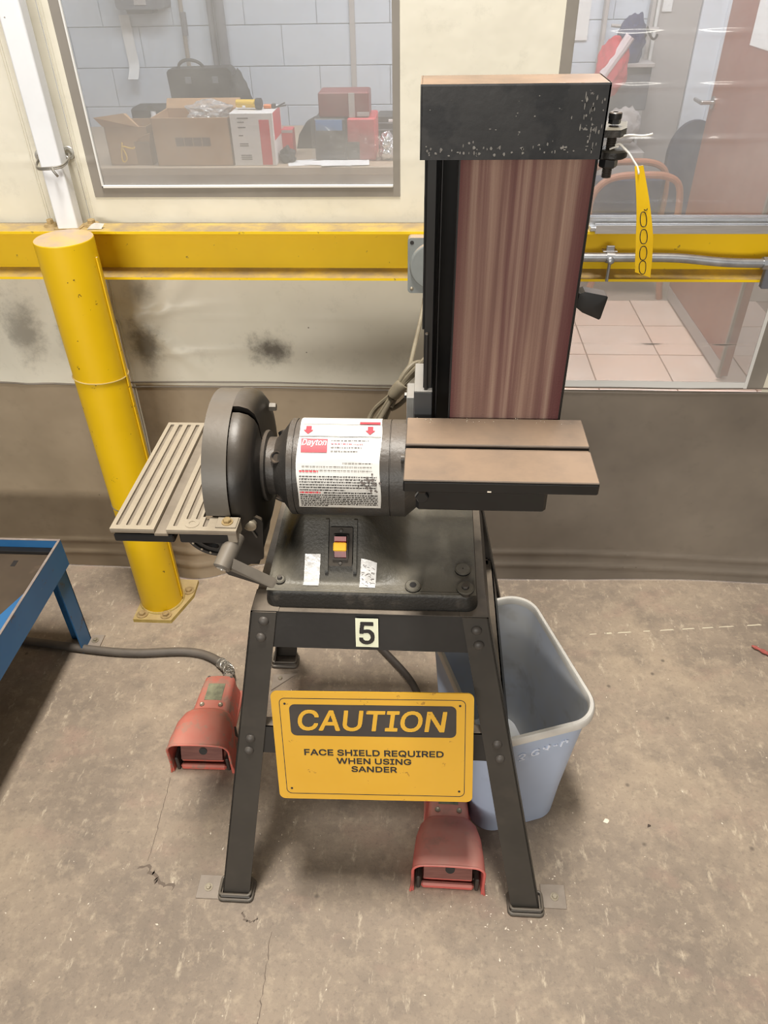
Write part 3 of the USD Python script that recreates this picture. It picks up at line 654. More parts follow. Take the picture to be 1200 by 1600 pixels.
part(p, 'lead', tube(smooth_path([(-0.072, 1.36, 0.80), (-0.094, 1.35, 0.765), (-0.116, 1.32, 0.735), (-0.128, 1.22, 0.79), (-0.125, 1.13, 0.83), (-0.12, 1.03, 0.872)], 40), 0.0048, 10), 'cord_grey')

# ------------------------------------------------------------------ machine stand
SX, SY, SH = -0.086, 1.023, 0.70
BXC = -0.075
def leg_pt(sx, sy, t, ix=0.0, iy=0.0):
    """Outer corner line of a leg, t = 0 at the top, 1 at the floor; ix, iy move inwards."""
    top = np.array([SX + sx * 0.191, SY + sy * 0.191, SH]); bot = np.array([BXC + sx * 0.323, SY + sy * 0.323, 0.006])
    q = top + (bot - top) * t
    return q + np.array([-sx * ix, -sy * iy, 0])
def face_y(z): return 0.70 + 0.1886 * z            # the stand's front plane
p = thing('machine_stand', 'black four-legged sheet steel stand carrying the sander', 'stand', (SX, SY, 0))
LEGS = {}
for sx, sy in ((-1, -1), (1, -1), (-1, 1), (1, 1)):
    w0, w1, w2, t = 0.042, 0.056, 0.032, 0.003
    a = hull([leg_pt(sx, sy, 0, i, j) for i in (0, w0) for j in (0, t)] + [leg_pt(sx, sy, 1, i, j) for i in (0, w1) for j in (0, t)])
    b = hull([leg_pt(sx, sy, 0, i, j) for j in (0, w0) for i in (0, t)] + [leg_pt(sx, sy, 1, i, j) for j in (0, w2) for i in (0, t)])
    LEGS[sx, sy] = lg = part(p, 'leg', cat_(a, b), 'leg_black', smooth=False)
    c = leg_pt(sx, sy, 1)
    x0, x1 = sorted((c[0] + sx * 0.004, c[0] - sx * 0.060)); y0, y1 = sorted((c[1] + sy * 0.003, c[1] - sy * 0.034))
    ft = part(lg, 'foot', box(x0, x1, y0, y1, 0.0, 0.012, 0.002), 'stand_black')
    part(lg, 'foot_rim', tube(np.array([(x, y, 0.0065) for x, y in np.array(rrect(x0 - 0.001, x1 + 0.001, y0 - 0.002, y1 + 0.002, 0.007).exterior.coords)[:-1]]), 0.0042, 8, True), 'guard_grey')
    part(lg, 'foot_rim', tube(np.array([(x, y, 0.021) for x, y in np.array(rrect(x0 + 0.0005, x1 - 0.0005, y0 + 0.0005, y1 - 0.0005, 0.006).exterior.coords)[:-1]]), 0.0028, 8, True), 'guard_grey')
    # anchor plate and its bolt
    px0, px1 = sorted((c[0] + sx * 0.006, c[0] + sx * 0.056))
    yc = c[1] + (0.020 if sy < 0 else -0.015)
    if (sx, sy) == (1, -1): yc = 0.735
    pl = part(lg, 'anchor_plate', box(px0, px1, yc - 0.024, yc + 0.024, 0.0, 0.0035, 0.001), 'plate_dusty')
    part(pl, 'washer', washer(((px0 + px1) / 2 + sx * 0.002, yc - 0.002, 0.0035), UP, 0.004, 0.0085, 0.0015), 'screw_metal')
    part(pl, 'bolt', hexbolt(((px0 + px1) / 2 + sx * 0.002, yc - 0.002, 0.0045), UP, 0.0055, 0.005), 'screw_metal')
    if sy > 0:   # gusset plate on the floor inside the rear feet
        g = hull([(x, y, z) for x, y in ((c[0] - sx * 0.004, c[1] - 0.064), (c[0] - sx * 0.066, c[1] - 0.056), (c[0] - sx * 0.006, c[1] - 0.115)) for z in (0.0, 0.004)])
        gp = part(lg, 'gusset_plate', g, 'plate_dusty', smooth=False)
        part(gp, 'bolt', hexbolt((c[0] - sx * 0.024, c[1] - 0.076, 0.004), UP, 0.006, 0.006), 'screw_metal')
for (px, pz) in ((-0.257, 0.683), (-0.264, 0.651), (-0.301, 0.433), (-0.306, 0.405)):
    part(LEGS[-1, -1], 'rivet', dome((px, face_y(pz), pz), (0, -0.983, 0.185), 0.0088, 0.006), 'rivet_black')
for (px, pz) in ((0.087, 0.677), (0.092, 0.649), (0.135, 0.441), (0.142, 0.408)):
    part(LEGS[1, -1], 'rivet', dome((px, face_y(pz), pz), (0, -0.983, 0.185), 0.0088, 0.006), 'rivet_black')
def girdle(z0, z1, tt, name):
    """Four strips between the legs, inside the leg flanges, each with an inward top flange."""
    for k, (dx, dy) in enumerate(((0, -1), (0, 1), (-1, 0), (1, 0))):
        A = []
        for zz in (z0, z1):
            t = (SH - zz) / (SH - 0.006)
            for off in (0.0032, 0.0058):
                for s in (-1, 1):
                    q = leg_pt(s, dy, t, 0.004, off) if dy else leg_pt(dx, s, t, off, 0.004)
                    A.append(q)
        m = [hull(A)]
        t = (SH - z1) / (SH - 0.006)
        B = []
        for off in (0.0032, tt):
            for s in (-1, 1):
                q = leg_pt(s, dy, t, 0.012, off) if dy else leg_pt(dx, s, t, off, 0.012)
                B += [q, q - np.array([0, 0, 0.0025])]
        m.append(hull(B))
        part(p, name, cat_(m), 'stand_black', smooth=False)
girdle(0.630, 0.699, 0.035, 'apron')
girdle(0.398, 0.458, 0.024, 'brace')
tp = part(p, 'top_plate', box(SX - 0.189, SX + 0.189, SY - 0.189, SY + 0.189, 0.6992, 0.7012, 0.0008), 'stand_black')
for sx in (-1, 1):
    part(tp, 'corner_plate', box(SX + sx * 0.190, SX + sx * 0.145, SY - 0.190, SY - 0.140, 0.7012, 0.7026, 0.0006), 'stand_black')
nT = frame((-0.089, face_y(0.665) - 0.0005, 0.667), XX, (0, 0.1886, 1))
st = part(p, 'number_sticker', prism(sg.box(-0.0185, -0.028, 0.0185, 0.028), nT, 0.0006), 'sticker_cream', 'pale cream sticker reading 5')
part(st, 'number', text('5', 0.041, nT @ trimesh.transformations.translation_matrix((0, -0.0205, 0.0007)), width=0.0255), 'ink_black')

# caution sign fixed in front of the stand's lower brace
sT = frame((-0.079, 0.7549, 0.4593), (1, 0.007, 0.026), (-0.026, 0.0642, 0.2145))
p = thing('caution_sign', 'yellow and black caution sign on the front of the machine stand', 'sign', (-0.079, 0.75, 0.352))
SW, SHH = 0.340, 0.224
part(p, 'plate', prism(rrect(-SW / 2, SW / 2, -SHH / 2, SHH / 2, 0.011), sT, 0.0025), 'sign_yellow')
lift = lambda x, y, z=0.0026: sT @ trimesh.transformations.translation_matrix((x, y, z))
ring = rrect(-SW / 2 + 0.0135, SW / 2 - 0.0135, -SHH / 2 + 0.0115, SHH / 2 - 0.0125, 0.010)
part(p, 'border_line', prism(ring.difference(ring.buffer(-0.0011)), lift(0, 0), 0.0003), 'sign_black')
part(p, 'banner', prism(rrect(-0.140, 0.141, 0.024, 0.087, 0.010), lift(0, 0), 0.0003), 'sign_black')
part(p, 'title', text('CAUTION', 0.0385, lift(-0.004, 0.0365, 0.003), width=0.250, shear=0.13), 'sign_yellow', 'yellow lettering CAUTION')
part(p, 'message', cat_(text('FACE SHIELD REQUIRED', 0.0118, lift(0.0, -0.0165), width=0.240), text('WHEN USING', 0.0112, lift(0.0, -0.0335), width=0.129), text('SANDER', 0.0112, lift(0.0, -0.0505), width=0.079)), 'ink_black', 'black lettering FACE SHIELD REQUIRED WHEN USING SANDER')
for hx, hy in ((-0.147, 0.088), (0.147, 0.088), (-0.147, -0.089), (0.147, -0.089)):
    part(p, 'screw_hole', put(cyl((0, 0, 0), (0, 0, 0.0004), 0.0021, n=12), lift(hx, hy)), 'ink_black')
part(p, 'standoff', cat_(box(-0.150, -0.130, 0.754, 0.784, 0.428, 0.446, 0.002), box(-0.03, -0.01, 0.754, 0.784, 0.428, 0.446, 0.002)), 'stand_black')

# ------------------------------------------------------------------ the sander
AY, AZ = 0.96, 0.898                                   # motor axis
p = SANDER = thing('belt_disc_sander', 'black belt and disc sander with tall maroon abrasive belt, bolted on the stand', 'sander', (-0.085, 0.96, 0.7026))
def deck_z(x, y):
    """Casting surface: gently sloped deck with the pedestal rising to the motor."""
    x, y = np.asarray(x, float), np.asarray(y, float)
    sm = lambda t: np.clip(t, 0, 1) ** 2 * (3 - 2 * np.clip(t, 0, 1))
    base = 0.735 + 0.10 * np.clip(y - 0.85, 0, 0.16)
    fx = sm((x + 0.245) / 0.055) * sm((-0.020 - x) / 0.085)
    fy = np.clip((y - 0.866) / 0.062, 0, 1) * sm((1.10 - y) / 0.06)
    fy = np.where(y < 0.93, fy * 0.93 + 0.07 * sm((y - 0.858) / 0.08), fy)
    fx = np.maximum(fx, 0)
    ridge = base + fx * fy * 0.082
    return ridge
X0, X1, Y0, Y1 = -0.250, 0.084, 0.847, 1.115
body = grid(lambda u, v: np.stack([u, v, deck_z(u, v)], -1), X0, X1, Y0, Y1, 80, 64)
out = np.array(rrect(X0, X1, Y0, Y1, 0.018).exterior.coords)[:-1]
sk = []
for q, z in ((-0.004, 0.7028), (-0.0045, 0.706), (-0.002, 0.728), (0.001, 0.734), (0.004, 0.7358)):
    r = np.array(rrect(X0 + q, X1 - q, Y0 + q, Y1 - q, 0.018).exterior.coords)[:-1]
    zz = np.full(len(r), z) + np.where(z > 0.72, deck_z(r[:, 0], r[:, 1]) - 0.735, 0)
    sk.append(np.c_[r, zz])
base = part(p, 'base', cat_(body, loft(sk, cap=False)), 'cast_black', smooth=50)
def deck_patch(u0, u1, v0, v1, off, skew=0.0, n=14):
    """A patch that lies on the casting surface, off above it."""
    return grid(lambda u, v: np.stack([u + skew * (v - v0), v, deck_z(u + skew * (v - v0), v) + off], -1), u0, u1, v0, v1, n, n)
def pad(x, y, r=0.013, hole=0.0055, screw=False):
    z = float(deck_z(x, y))
    q = part(base, 'bolt_pad', lathe([(0, -0.004), (r, -0.004), (r, 0.0045), (r - 0.002, 0.006), (0, 0.006)], (x, y, z - 0.001), (0, -0.12, 1), 24), 'cast_black')
    part(base, 'bolt_hole', lathe([(0, 0), (hole, 0), (hole, 0.0006), (0, 0.0006)], (x, y - 0.0005, z + 0.0049), (0, -0.12, 1), 18), 'ink_black')
    if screw: part(base, 'bolt', hexbolt((x, y, z + 0.005), UP, hole * 0.95, 0.004), 'rivet_black')
pad(-0.016, 0.862); pad(0.067, 0.860, 0.014, 0.006, True); pad(-0.231, 0.868, 0.009, 0.0042, True); pad(0.064, 0.900, 0.013, 0.001); pad(-0.012, 1.09); pad(0.06, 1.09)
part(base, 'rib', hull([(-0.155 + dx, y, z) for dx in (-0.0025, 0.0025) for y, z in ((0.872, 0.748), (0.874, 0.760), (0.922, 0.822), (0.934, 0.822), (0.934, 0.80))]), 'cast_black')
part(base, 'rib', hull([(-0.1095 + dx, y, z) for dx in (-0.0025, 0.0025) for y, z in ((0.872, 0.748), (0.874, 0.760), (0.922, 0.822), (0.934, 0.822), (0.934, 0.80))]), 'cast_black')
# switch on the sloping front of the pedestal
wT = frame((-0.1325, 0.8990, 0.7855), XX, (0, 0.0395, 0.0465))
wl = lambda x, y, z=0.0: wT @ trimesh.transformations.translation_matrix((x, y, z))
sw = part(p, 'switch_plate', prism(rrect(-0.0185, 0.0185, -0.031, 0.031, 0.002), wl(0, 0, 0.001), 0.004), 'guard_dark')
part(sw, 'switch_frame', prism(rrect(-0.0125, 0.0125, -0.021, 0.019, 0.002).difference(sg.box(-0.0098, -0.018, 0.0098, 0.0165)), wl(0, 0, 0.005), 0.005), 'frame_black')
part(sw, 'rocker', put(hull([(x, y, z) for x in (-0.0095, 0.0095) for y, z in ((-0.0175, 0), (0.016, 0), (-0.0175, 0.003), (-0.004, 0.006), (0.005, 0.007), (0.016, 0.011))]), wl(0, 0, 0.005)), 'switch_red')
part(sw, 'paddle', put(box(-0.0105, 0.0105, -0.0075, 0.0065, 0.009, 0.016, 0.0015), wl(0, 0, 0.004)), 'switch_yellow', 'yellow switch paddle')
for yy in (-0.0265, 0.0255):
    part(sw, 'screw', put(dome((0, 0, 0), (0, 0, 1), 0.0035, 0.002), wl(0, yy, 0.005)), 'rivet_black')
part(p, 'sticker', deck_patch(-0.1925, -0.1675, 0.8585, 0.892, 0.0012, 0.06), 'sticker_foil', 'small pale sticker left of the switch')
s2 = part(p, 'sticker', deck_patch(-0.102, -0.0765, 0.857, 0.889, 0.0012, 0.06), 'sticker_foil', 'small scuffed sticker right of the switch')
marks = []
for k in range(26):
    u, v = rng.uniform(-0.0995, -0.081), rng.uniform(0.861, 0.884)
    L, a = rng.uniform(0.002, 0.006), rng.uniform(-0.6, 0.6)
    q = smooth_path([(u, v, 0), (u + L * 0.5, v + 0.5 * L * math.sin(a) + 0.0006, 0), (u + L * math.cos(a), v + L * math.sin(a), 0)], 5)
    q[:, 2] = deck_z(q[:, 0], q[:, 1]) + 0.0015
    marks.append(tube(q, 0.00035, 5))
part(s2, 'scuff_marks', cat_(marks), 'ink_grey', kind='stuff')
# motor
prof = [(0, -0.253), (0.052, -0.253), (0.056, -0.2515), (0.057, -0.248), (0.0555, -0.245), (0.046, -0.244), (0.046, -0.232), (0.049, -0.228), (0.060, -0.219), (0.070, -0.2115), (0.0738, -0.209), (0.0757, -0.207), (0.0757, -0.1985), (0.0742, -0.1980), (0.0742, -0.1972), (0.0757, -0.1967),
        (0.0757, -0.054), (0.0742, -0.0535), (0.0742, -0.0527), (0.0757, -0.0522), (0.0757, -0.030), (0.073, -0.027), (0.060, -0.012), (0.052, -0.006), (0.045, 0.0), (0.035, 0.012), (0, 0.012)]
mot = part(p, 'motor', lathe(prof, (0, AY, AZ), XX, 96, ref=(0, -1, 0)), 'motor_black', smooth=28)
for ang in (-45, 42, 132, 222):
    a = math.radians(ang)
    d = np.array([-0.35, -math.sin(a), math.cos(a)])
    c = np.array([-0.226, AY - 0.056 * math.sin(a), AZ + 0.056 * math.cos(a)])
    part(mot, 'cooling_slot', lathe([(0, -0.004), (0.0098, -0.004), (0.0098, 0.0016), (0.0078, 0.0016), (0.006, -0.001), (0, -0.001)], c - d * 0.0015, d, 18), 'frame_black')
def arc(u, th, r):
    """A point on the motor's surface: u along x, th from the top towards the viewer."""
    return np.stack([np.asarray(u, float), AY - r * np.sin(th), AZ + r * np.cos(th)], -1)
LR = 0.0765
TH0, TH1 = math.radians(-38), math.radians(109)
LU0, LU1 = -0.1905, -0.0665
lab = grid(lambda u, v: arc(u + 0.0012 * np.sin(v * 5), v, LR + 0.0006 * np.exp(-((v - 0.86 - 0.05 * np.sin(u * 60)) / 0.03) ** 2)), LU0, LU1, TH0, TH1, 20, 70, (0, 0.0004, -0.0004))
lab.invert()
lb = part(p, 'motor_label', lab, 'sticker_white', 'white printed instruction label on the motor')
def bend(m, off=0.0012):
    """Wraps a flat mesh (x = along the motor, y = up the label from its lower edge) round the motor."""
    v = m.vertices.copy()
    th = TH1 - v[:, 1] / LR
    m = m.copy(); m.vertices = np.stack([LU0 + v[:, 0], AY - (LR + off + v[:, 2]) * np.sin(th), AZ + (LR + off + v[:, 2]) * np.cos(th)], -1)
    return m
def flat(x0, x1, y0, y1, ny=1):
    return grid(lambda u, v: np.stack([u, v, u * 0], -1), x0, x1, y0, y1, 1, max(1, ny))
HT = LR * (TH1 - TH0)
YB = 0.118      # y of the band below the arrows
lines = [flat(0.0, 0.124, YB, YB + 0.0009), flat(0.004, 0.124, YB + 0.0275, YB + 0.0283)]
part(lb, 'rule_line', bend(cat_(lines)), 'ink_black')
arrows = []
for ax in (0.014, 0.107):
    arrows.append(prism([(ax - 0.004, YB + 0.022), (ax + 0.004, YB + 0.022), (ax + 0.004, YB + 0.013), (ax + 0.0075, YB + 0.013), (ax, YB + 0.005), (ax - 0.0075, YB + 0.013), (ax - 0.004, YB + 0.013)], np.eye(4), 0.0002))
arrows.append(flat(0.09, 0.121, YB + 0.029, YB + 0.036, 3))
part(lb, 'red_arrows', bend(cat_(arrows)), 'ink_red')
lg = part(lb, 'maker_badge', bend(flat(0.0055, 0.0445, YB - 0.026, YB - 0.004, 8)), 'ink_red', 'red badge with white lettering')
tm = text('Dayton', 0.0095, np.eye(4), width=0.036, shear=0.2, depth=0.0002)
tm.apply_translation([0.0245, YB - 0.0150, 0])
part(lg, 'lettering', bend(tm, 0.0016), 'sticker_white')
fine, red, dark = [], [], []
def dashes(y, x0, x1, h, out):
    x = x0
    while x < x1:
        w = rng.uniform(0.0012, 0.0055)
        out.append(flat(x, min(x + w, x1), y, y + h * rng.uniform(0.75, 1.1))); x += w + rng.uniform(0.0007, 0.0014)
for k, x1 in enumerate((0.106, 0.097, 0.096, 0.090)): dashes(YB - 0.007 - 0.0058 * k, 0.050, x1, 0.0013, red if k == 1 else fine)
for k in range(3): dashes(YB - 0.042 - 0.0055 * k, 0.008 + 0.06 * (k < 1), 0.112, 0.0010, fine)
dashes(0.0630, 0.004, 0.032, 0.0022, red)
for k in range(6): dashes(0.0555 - 0.0042 * k, 0.004, 0.119 if k < 5 else 0.072, 0.0016, dark)
dashes(0.0298, 0.004, 0.035, 0.0026, red)
dashes(0.0300, 0.040, 0.112, 0.0018, dark)
for k in range(7): dashes(0.0258 - 0.0036 * k, 0.004, 0.120 if k < 6 else 0.045, 0.0017, dark)
part(lb, 'fine_print', bend(cat_(fine)), 'ink_grey', kind='stuff')
part(lb, 'fine_print', bend(cat_(dark)), 'ink_black', kind='stuff')
part(lb, 'red_print', bend(cat_(red)), 'ink_red', kind='stuff')
sm = [put(cyl((0, 0, 0), (0, 0, 0.0002), rng.uniform(0.0006, 0.0024), n=7), trimesh.transformations.translation_matrix((rng.normal(0.108, 0.006), rng.normal(0.042, 0.007), 0))) for _ in range(34)]
part(lb, 'smudge', bend(cat_(sm)), 'ink_grey', kind='stuff')
# disc, its guard and dish
part(p, 'sanding_disc', lathe([(0, -0.314), (0.113, -0.314), (0.114, -0.313), (0.114, -0.304), (0, -0.304)], (0, AY, AZ), XX, 72), 'disc_abrasive')
def band(r0, r1, x0, x1, t0, t1, n=60):
    """Ring segment about the motor axis; angles from the top towards the viewer."""
    th = np.linspace(math.radians(t0), math.radians(t1), n)
    rings = [[(x, AY - r * math.sin(t), AZ + r * math.cos(t)) for x, r in ((x0, r0), (x0, r1), (x1, r1), (x1, r0))] for t in th]
    return loft(rings)
part(p, 'guard_band', band(0.1185, 0.1212, -0.320, -0.284, -118, 94), 'guard_grey', smooth=40)
def dish(t0, t1, dr, n=60):
    th = np.linspace(math.radians(t0), math.radians(t1), n)
    pr = [(-0.284, 0.1175 + dr), (-0.274, 0.1175 + dr), (-0.262, 0.113 + dr), (-0.254, 0.103 + dr), (-0.2505, 0.088), (-0.2500, 0.045), (-0.2585, 0.045), (-0.284, 0.1100)]
    return loft([[(x, AY - r * math.sin(t), AZ + r * math.cos(t)) for x, r in pr] for t in th])
part(p, 'guard_dish', dish(14, 228, -0.002), 'guard_dark', smooth=40)
part(p, 'guard_dish', dish(-128, 11, 0.0045), 'guard_dark', smooth=40)
part(p, 'dish_bolt', hexbolt((-0.2475, AY + 0.055, AZ + 0.075), XX, 0.007, 0.010), 'lever_grey')
# disc table
TZ = 0.885
top = sg.Polygon([(-0.456, 0.810), (-0.270, 0.810), (-0.270, 0.842), (-0.326, 0.842), (-0.326, 1.080), (-0.270, 1.080), (-0.270, 1.110), (-0.456, 1.110)])
slot = sg.box(-0.3905, 0.80, -0.3725, 1.12)
gro = [rrect(x - 0.0032, x + 0.0032, 0.819, 1.103, 0.002) for x in (-0.4465, -0.4315, -0.4165, -0.4015)] + [rrect(x - 0.0032, x + 0.0032, y0, 1.1, 0.002) for x, y0 in ((-0.3615, 0.819), (-0.3465, 0.836), (-0.3325, 0.836), (-0.318, 0.819))]
T2 = frame((0, 0, TZ - 0.004), XX, YY)
tb = part(p, 'disc_table', prism(top.difference(slot).difference(shapely.union_all(gro)), T2, 0.004), 'table_alu', 'ribbed grey aluminium disc table', smooth=False)
part(tb, 'groove_bed', cat_(prism(top.difference(slot).buffer(-0.0002), frame((0, 0, TZ - 0.0075), XX, YY), 0.0036), prism(top.buffer(-0.0004).intersection(slot.buffer(0.001)), frame((0, 0, TZ - 0.012), XX, YY), 0.0045)), 'groove_alu', smooth=False)
under = cat_(box(-0.454, -0.3645, 0.8115, 1.108, TZ - 0.026, TZ - 0.0122, 0.002), box(-0.3560, -0.280, 0.8115, 0.838, TZ - 0.026, TZ - 0.0076, 0.002))
part(tb, 'under_frame', under, 'table_black')
part(tb, 'edge_block', box(-0.284, -0.2702, 0.8105, 0.8415, TZ - 0.022, TZ - 0.0076, 0.001), 'table_alu')
boss = part(tb, 'screw_boss', lathe([(0.0048, 0.0002), (0.0105, 0.0002), (0.0105, 0.0010), (0.0048, 0.0010), (0.0048, -0.003), (0, -0.003)], (-0.338, 0.826, TZ - 0.0002), UP, 28), 'table_alu')
part(boss, 'screw', lathe([(0, 0), (0.0040, 0), (0.0040, 0.002), (0.0018, 0.002), (0.0014, 0.0006), (0, 0.0006)], (-0.338, 0.826, TZ - 0.0026), UP, 18), 'rivet_black')
gp = part(p, 'guard_foot', box(-0.302, -0.2715, 0.8165, 0.8405, TZ + 0.0002, TZ + 0.0024, 0.0006), 'table_alu')
part(gp, 'bolt', hexbolt((-0.286, 0.8275, TZ + 0.0038), UP, 0.0062, 0.005), 'bolt_dusty')
part(gp, 'washer', washer((-0.286, 0.8275, TZ + 0.0023), UP, 0.004, 0.0085, 0.0016), 'bolt_dusty')
# tilting trunnion, bracket and lever
qc = np.array([-0.305, 0.875])
th = np.linspace(math.radians(180), math.radians(292), 24)
outer = [(qc[0] + 0.050 * math.cos(t), qc[1] + 0.050 * math.sin(t)) for t in th]
inner = [(qc[0] + 0.014 * math.cos(t), qc[1] + 0.014 * math.sin(t)) for t in th[::-1]]
quad = sg.Polygon(outer + inner)
ts = np.linspace(math.radians(200), math.radians(262), 18)
slotp = sg.LineString([(qc[0] + 0.034 * math.cos(t), qc[1] + 0.034 * math.sin(t)) for t in ts]).buffer(0.0045)
tr = part(p, 'trunnion', prism(quad.difference(slotp), frame((0, 0.838, 0), XX, UP), 0.010), 'lever_dark')
part(tr, 'trunnion_rail', prism(sg.Polygon(outer + [(qc[0] + 0.045 * math.cos(t), qc[1] + 0.045 * math.sin(t)) for t in th[::-1]]), frame((0, 0.846, 0), XX, UP), 0.022), 'lever_dark')
for a in (215, 235, 252):
    part(tr, 'index_dot', dome((qc[0] + 0.046 * math.cos(math.radians(a)), 0.824, qc[1] + 0.046 * math.sin(math.radians(a))), (0, -1, 0), 0.002, 0.0008), 'screw_metal')
br_ = part(p, 'table_bracket', prism(sg.Polygon([(-0.276, 0.880), (-0.270, 0.882), (-0.246, 0.868), (-0.243, 0.862), (-0.2505, 0.790), (-0.29, 0.768), (-0.306, 0.80), (-0.296, 0.866)]), frame((0, 0.866, 0), XX, UP), 0.006), 'guard_dark')
part(br_, 'bracket_bolt', lathe([(0, 0), (0.010, 0), (0.010, 0.006), (0.006, 0.008), (0, 0.008)], (-0.262, 0.860, 0.860), (0, -1, 0), 20), 'screw_metal')
part(br_, 'bracket_lip', tube([(-0.274, 0.858, 0.878), (-0.262, 0.858, 0.851), (-0.255, 0.858, 0.835)], 0.0016, 6), 'guard_grey')
lv = part(p, 'clamp_lever', cyl((-0.277, 0.832, 0.862), (-0.293, 0.786, 0.834), 0.0135, n=28, ch=0.002), 'lever_grey')
part(lv, 'lever_socket', lathe([(0, 0), (0.0075, 0), (0.0075, 0.0015), (0.0035, 0.0018), (0.003, 0.0008), (0, 0.0008)], (-0.2930, 0.7862, 0.8342), (-0.29, -0.83, -0.5), 18), 'grommet')
part(lv, 'lever_arm', hull([(-0.281, 0.795, 0.8500), (-0.289, 0.786, 0.8430), (-0.283, 0.797, 0.838), (-0.290, 0.788, 0.833), (-0.219, 0.803, 0.8015), (-0.226, 0.794, 0.7965), (-0.2175, 0.802, 0.7965), (-0.224, 0.793, 0.7905)]), 'lever_grey', smooth=25)
part(lv, 'lever_underside', hull([(-0.296, 0.788, 0.836), (-0.284, 0.793, 0.836), (-0.290, 0.796, 0.8175), (-0.268, 0.799, 0.8155), (-0.226, 0.795, 0.7905), (-0.222, 0.800, 0.7900), (-0.228, 0.799, 0.7855), (-0.286, 0.791, 0.8175)]), 'lever_dark', smooth=25)
part(p, 'dust_chute', hull([(x, y, z) for x, y, z in ((-0.300, 0.90, 0.83), (-0.256, 0.90, 0.83), (-0.300, 1.02, 0.83), (-0.256, 1.02, 0.83), (-0.304, 0.905, 0.738), (-0.272, 0.905, 0.738), (-0.304, 1.0, 0.738), (-0.272, 1.0, 0.738))]), 'guard_dark')
# belt arm
arm = part(p, 'belt_arm', cat_(box(-0.006, 0.0065, 0.935, 1.03, 0.868, 1.375, 0.0012), box(0.0, 0.192, 1.024, 1.032, 0.86, 1.375, 0.0012), box(-0.0045, 0.0, 0.928, 1.03, 0.93, 1.136, 0.001)), 'frame_black')
part(arm, 'side_flange', box(0.0115, 0.0135, 0.929, 0.99, 0.93, 1.375, 0.0006), 'frame_black')
part(arm, 'side_flange', box(0.1862, 0.1888, 0.922, 1.024, 0.93, 1.375, 0.0008), 'frame_black')
part(arm, 'cover_lip', box(-0.0085, -0.006, 0.945, 1.03, 1.135, 1.375, 0.0008), 'frame_black')
bk = part(p, 'pivot_block', box(-0.0185, 0.0072, 0.926, 1.012, 0.985, 1.050, 0.001), 'bracket_dark')
part(bk, 'block_top', box(-0.0185, 0.0072, 0.9262, 1.012, 1.0495, 1.0525, 0.0008), 'bracket_grey')
part(bk, 'block_side', box(-0.030, -0.0185, 0.955, 1.0, 0.98, 1.026, 0.001), 'bracket_grey')
part(bk, 'bolt', hexbolt((-0.0300, 0.975, 1.018), (-1, 0, 0), 0.005, 0.004), 'frame_black')
bt = []
R_, zlo, zhi, yc = 0.0435, 0.898, 1.370, 0.9585
pth = [(yc - R_, z) for z in np.linspace(zlo, zhi, 40)] + [(yc - R_ * math.cos(t), zhi + R_ * math.sin(t)) for t in np.linspace(0, PI, 26)[1:-1]] + [(yc + R_, z) for z in np.linspace(zhi, zlo, 20)] + [(yc + R_ * math.cos(t), zlo - R_ * math.sin(t)) for t in np.linspace(0, PI, 26)[1:-1]]
pth = np.array(pth); nrm = pth - np.c_[np.full(len(pth), yc), np.clip(pth[:, 1], zlo, zhi)]; nrm /= np.linalg.norm(nrm, axis=1)[:, None]
bl = loft([[(x, a, b) for (a, b) in P_] for x, P_ in ((0.0325, pth), (0.1840, pth))], closed=True, cap=False)
bl2 = loft([[(x, a, b) for (a, b) in P_] for x, P_ in ((0.0325, pth - nrm * 0.0012), (0.1840, pth - nrm * 0.0012))], closed=True, cap=False); bl2.invert()
part(p, 'abrasive_belt', cat_(bl, bl2), 'belt', 'maroon abrasive belt worn in pale vertical streaks', smooth=30)
part(p, 'platen', box(0.030, 0.186, 0.917, 0.924, 1.0, 1.37, 0.001), 'frame_black')
part(p, 'drum', cyl((0.0328, yc, zlo), (0.1837, yc, zlo), R_ - 0.0016, n=40), 'frame_black')
part(p, 'idler_drum', cyl((0.0328, yc, zhi), (0.1837, yc, zhi), R_ - 0.0016, n=40), 'frame_black')
# hood over the idler drum
side = sg.Polygon([(0.876, 1.362), (0.876, 1.4325), (0.8770, 1.4342), (0.8785, 1.4345), (0.940, 1.4345), (0.955, 1.4325), (1.015, 1.418), (1.036, 1.400), (1.040, 1.38), (1.040, 1.362)])
inn = side.buffer(-0.002, join_style=2).union(sg.box(0.878, 1.35, 1.038, 1.366))
hd = part(p, 'hood', cat_(prism(side.difference(inn), frame((-0.012, 0, 0), YY, UP), 0.1935), prism(side, frame((-0.0135, 0, 0), YY, UP), 0.0018), prism(side, frame((0.1800, 0, 0), YY, UP), 0.0018)), 'hood_black', 'dented black sheet steel hood with sawdust on its top', smooth=20)
chips = []
for k in range(92):
    if k < 55: cx, cz, w_, h_ = rng.uniform(-0.010, 0.176), 1.366 + abs(rng.normal(0.006, 0.004)), rng.uniform(0.0006, 0.0022), rng.uniform(0.0006, 0.0026)
    elif k < 82: cx, cz, w_, h_ = rng.normal(0.166, 0.008), rng.uniform(1.366, 1.425), rng.uniform(0.0005, 0.0014), rng.uniform(0.001, 0.005)
    else: cx, cz, w_, h_ = rng.uniform(-0.008, 0.17), rng.uniform(1.38, 1.425), rng.uniform(0.0005, 0.0016), rng.uniform(0.0005, 0.001)
    cx = min(cx, 0.1778); a_ = rng.uniform(0, 2 * PI, 6).cumsum()[:6]
    chips.append(prism(sg.MultiPoint([(cx + w_ * math.cos(t) * rng.uniform(.5, 1), cz + h_ * math.sin(t) * rng.uniform(.5, 1)) for t in np.linspace(0, 5.2, 6)]).convex_hull, frame((0, 0.8763, 0), XX, UP), 0.0006))
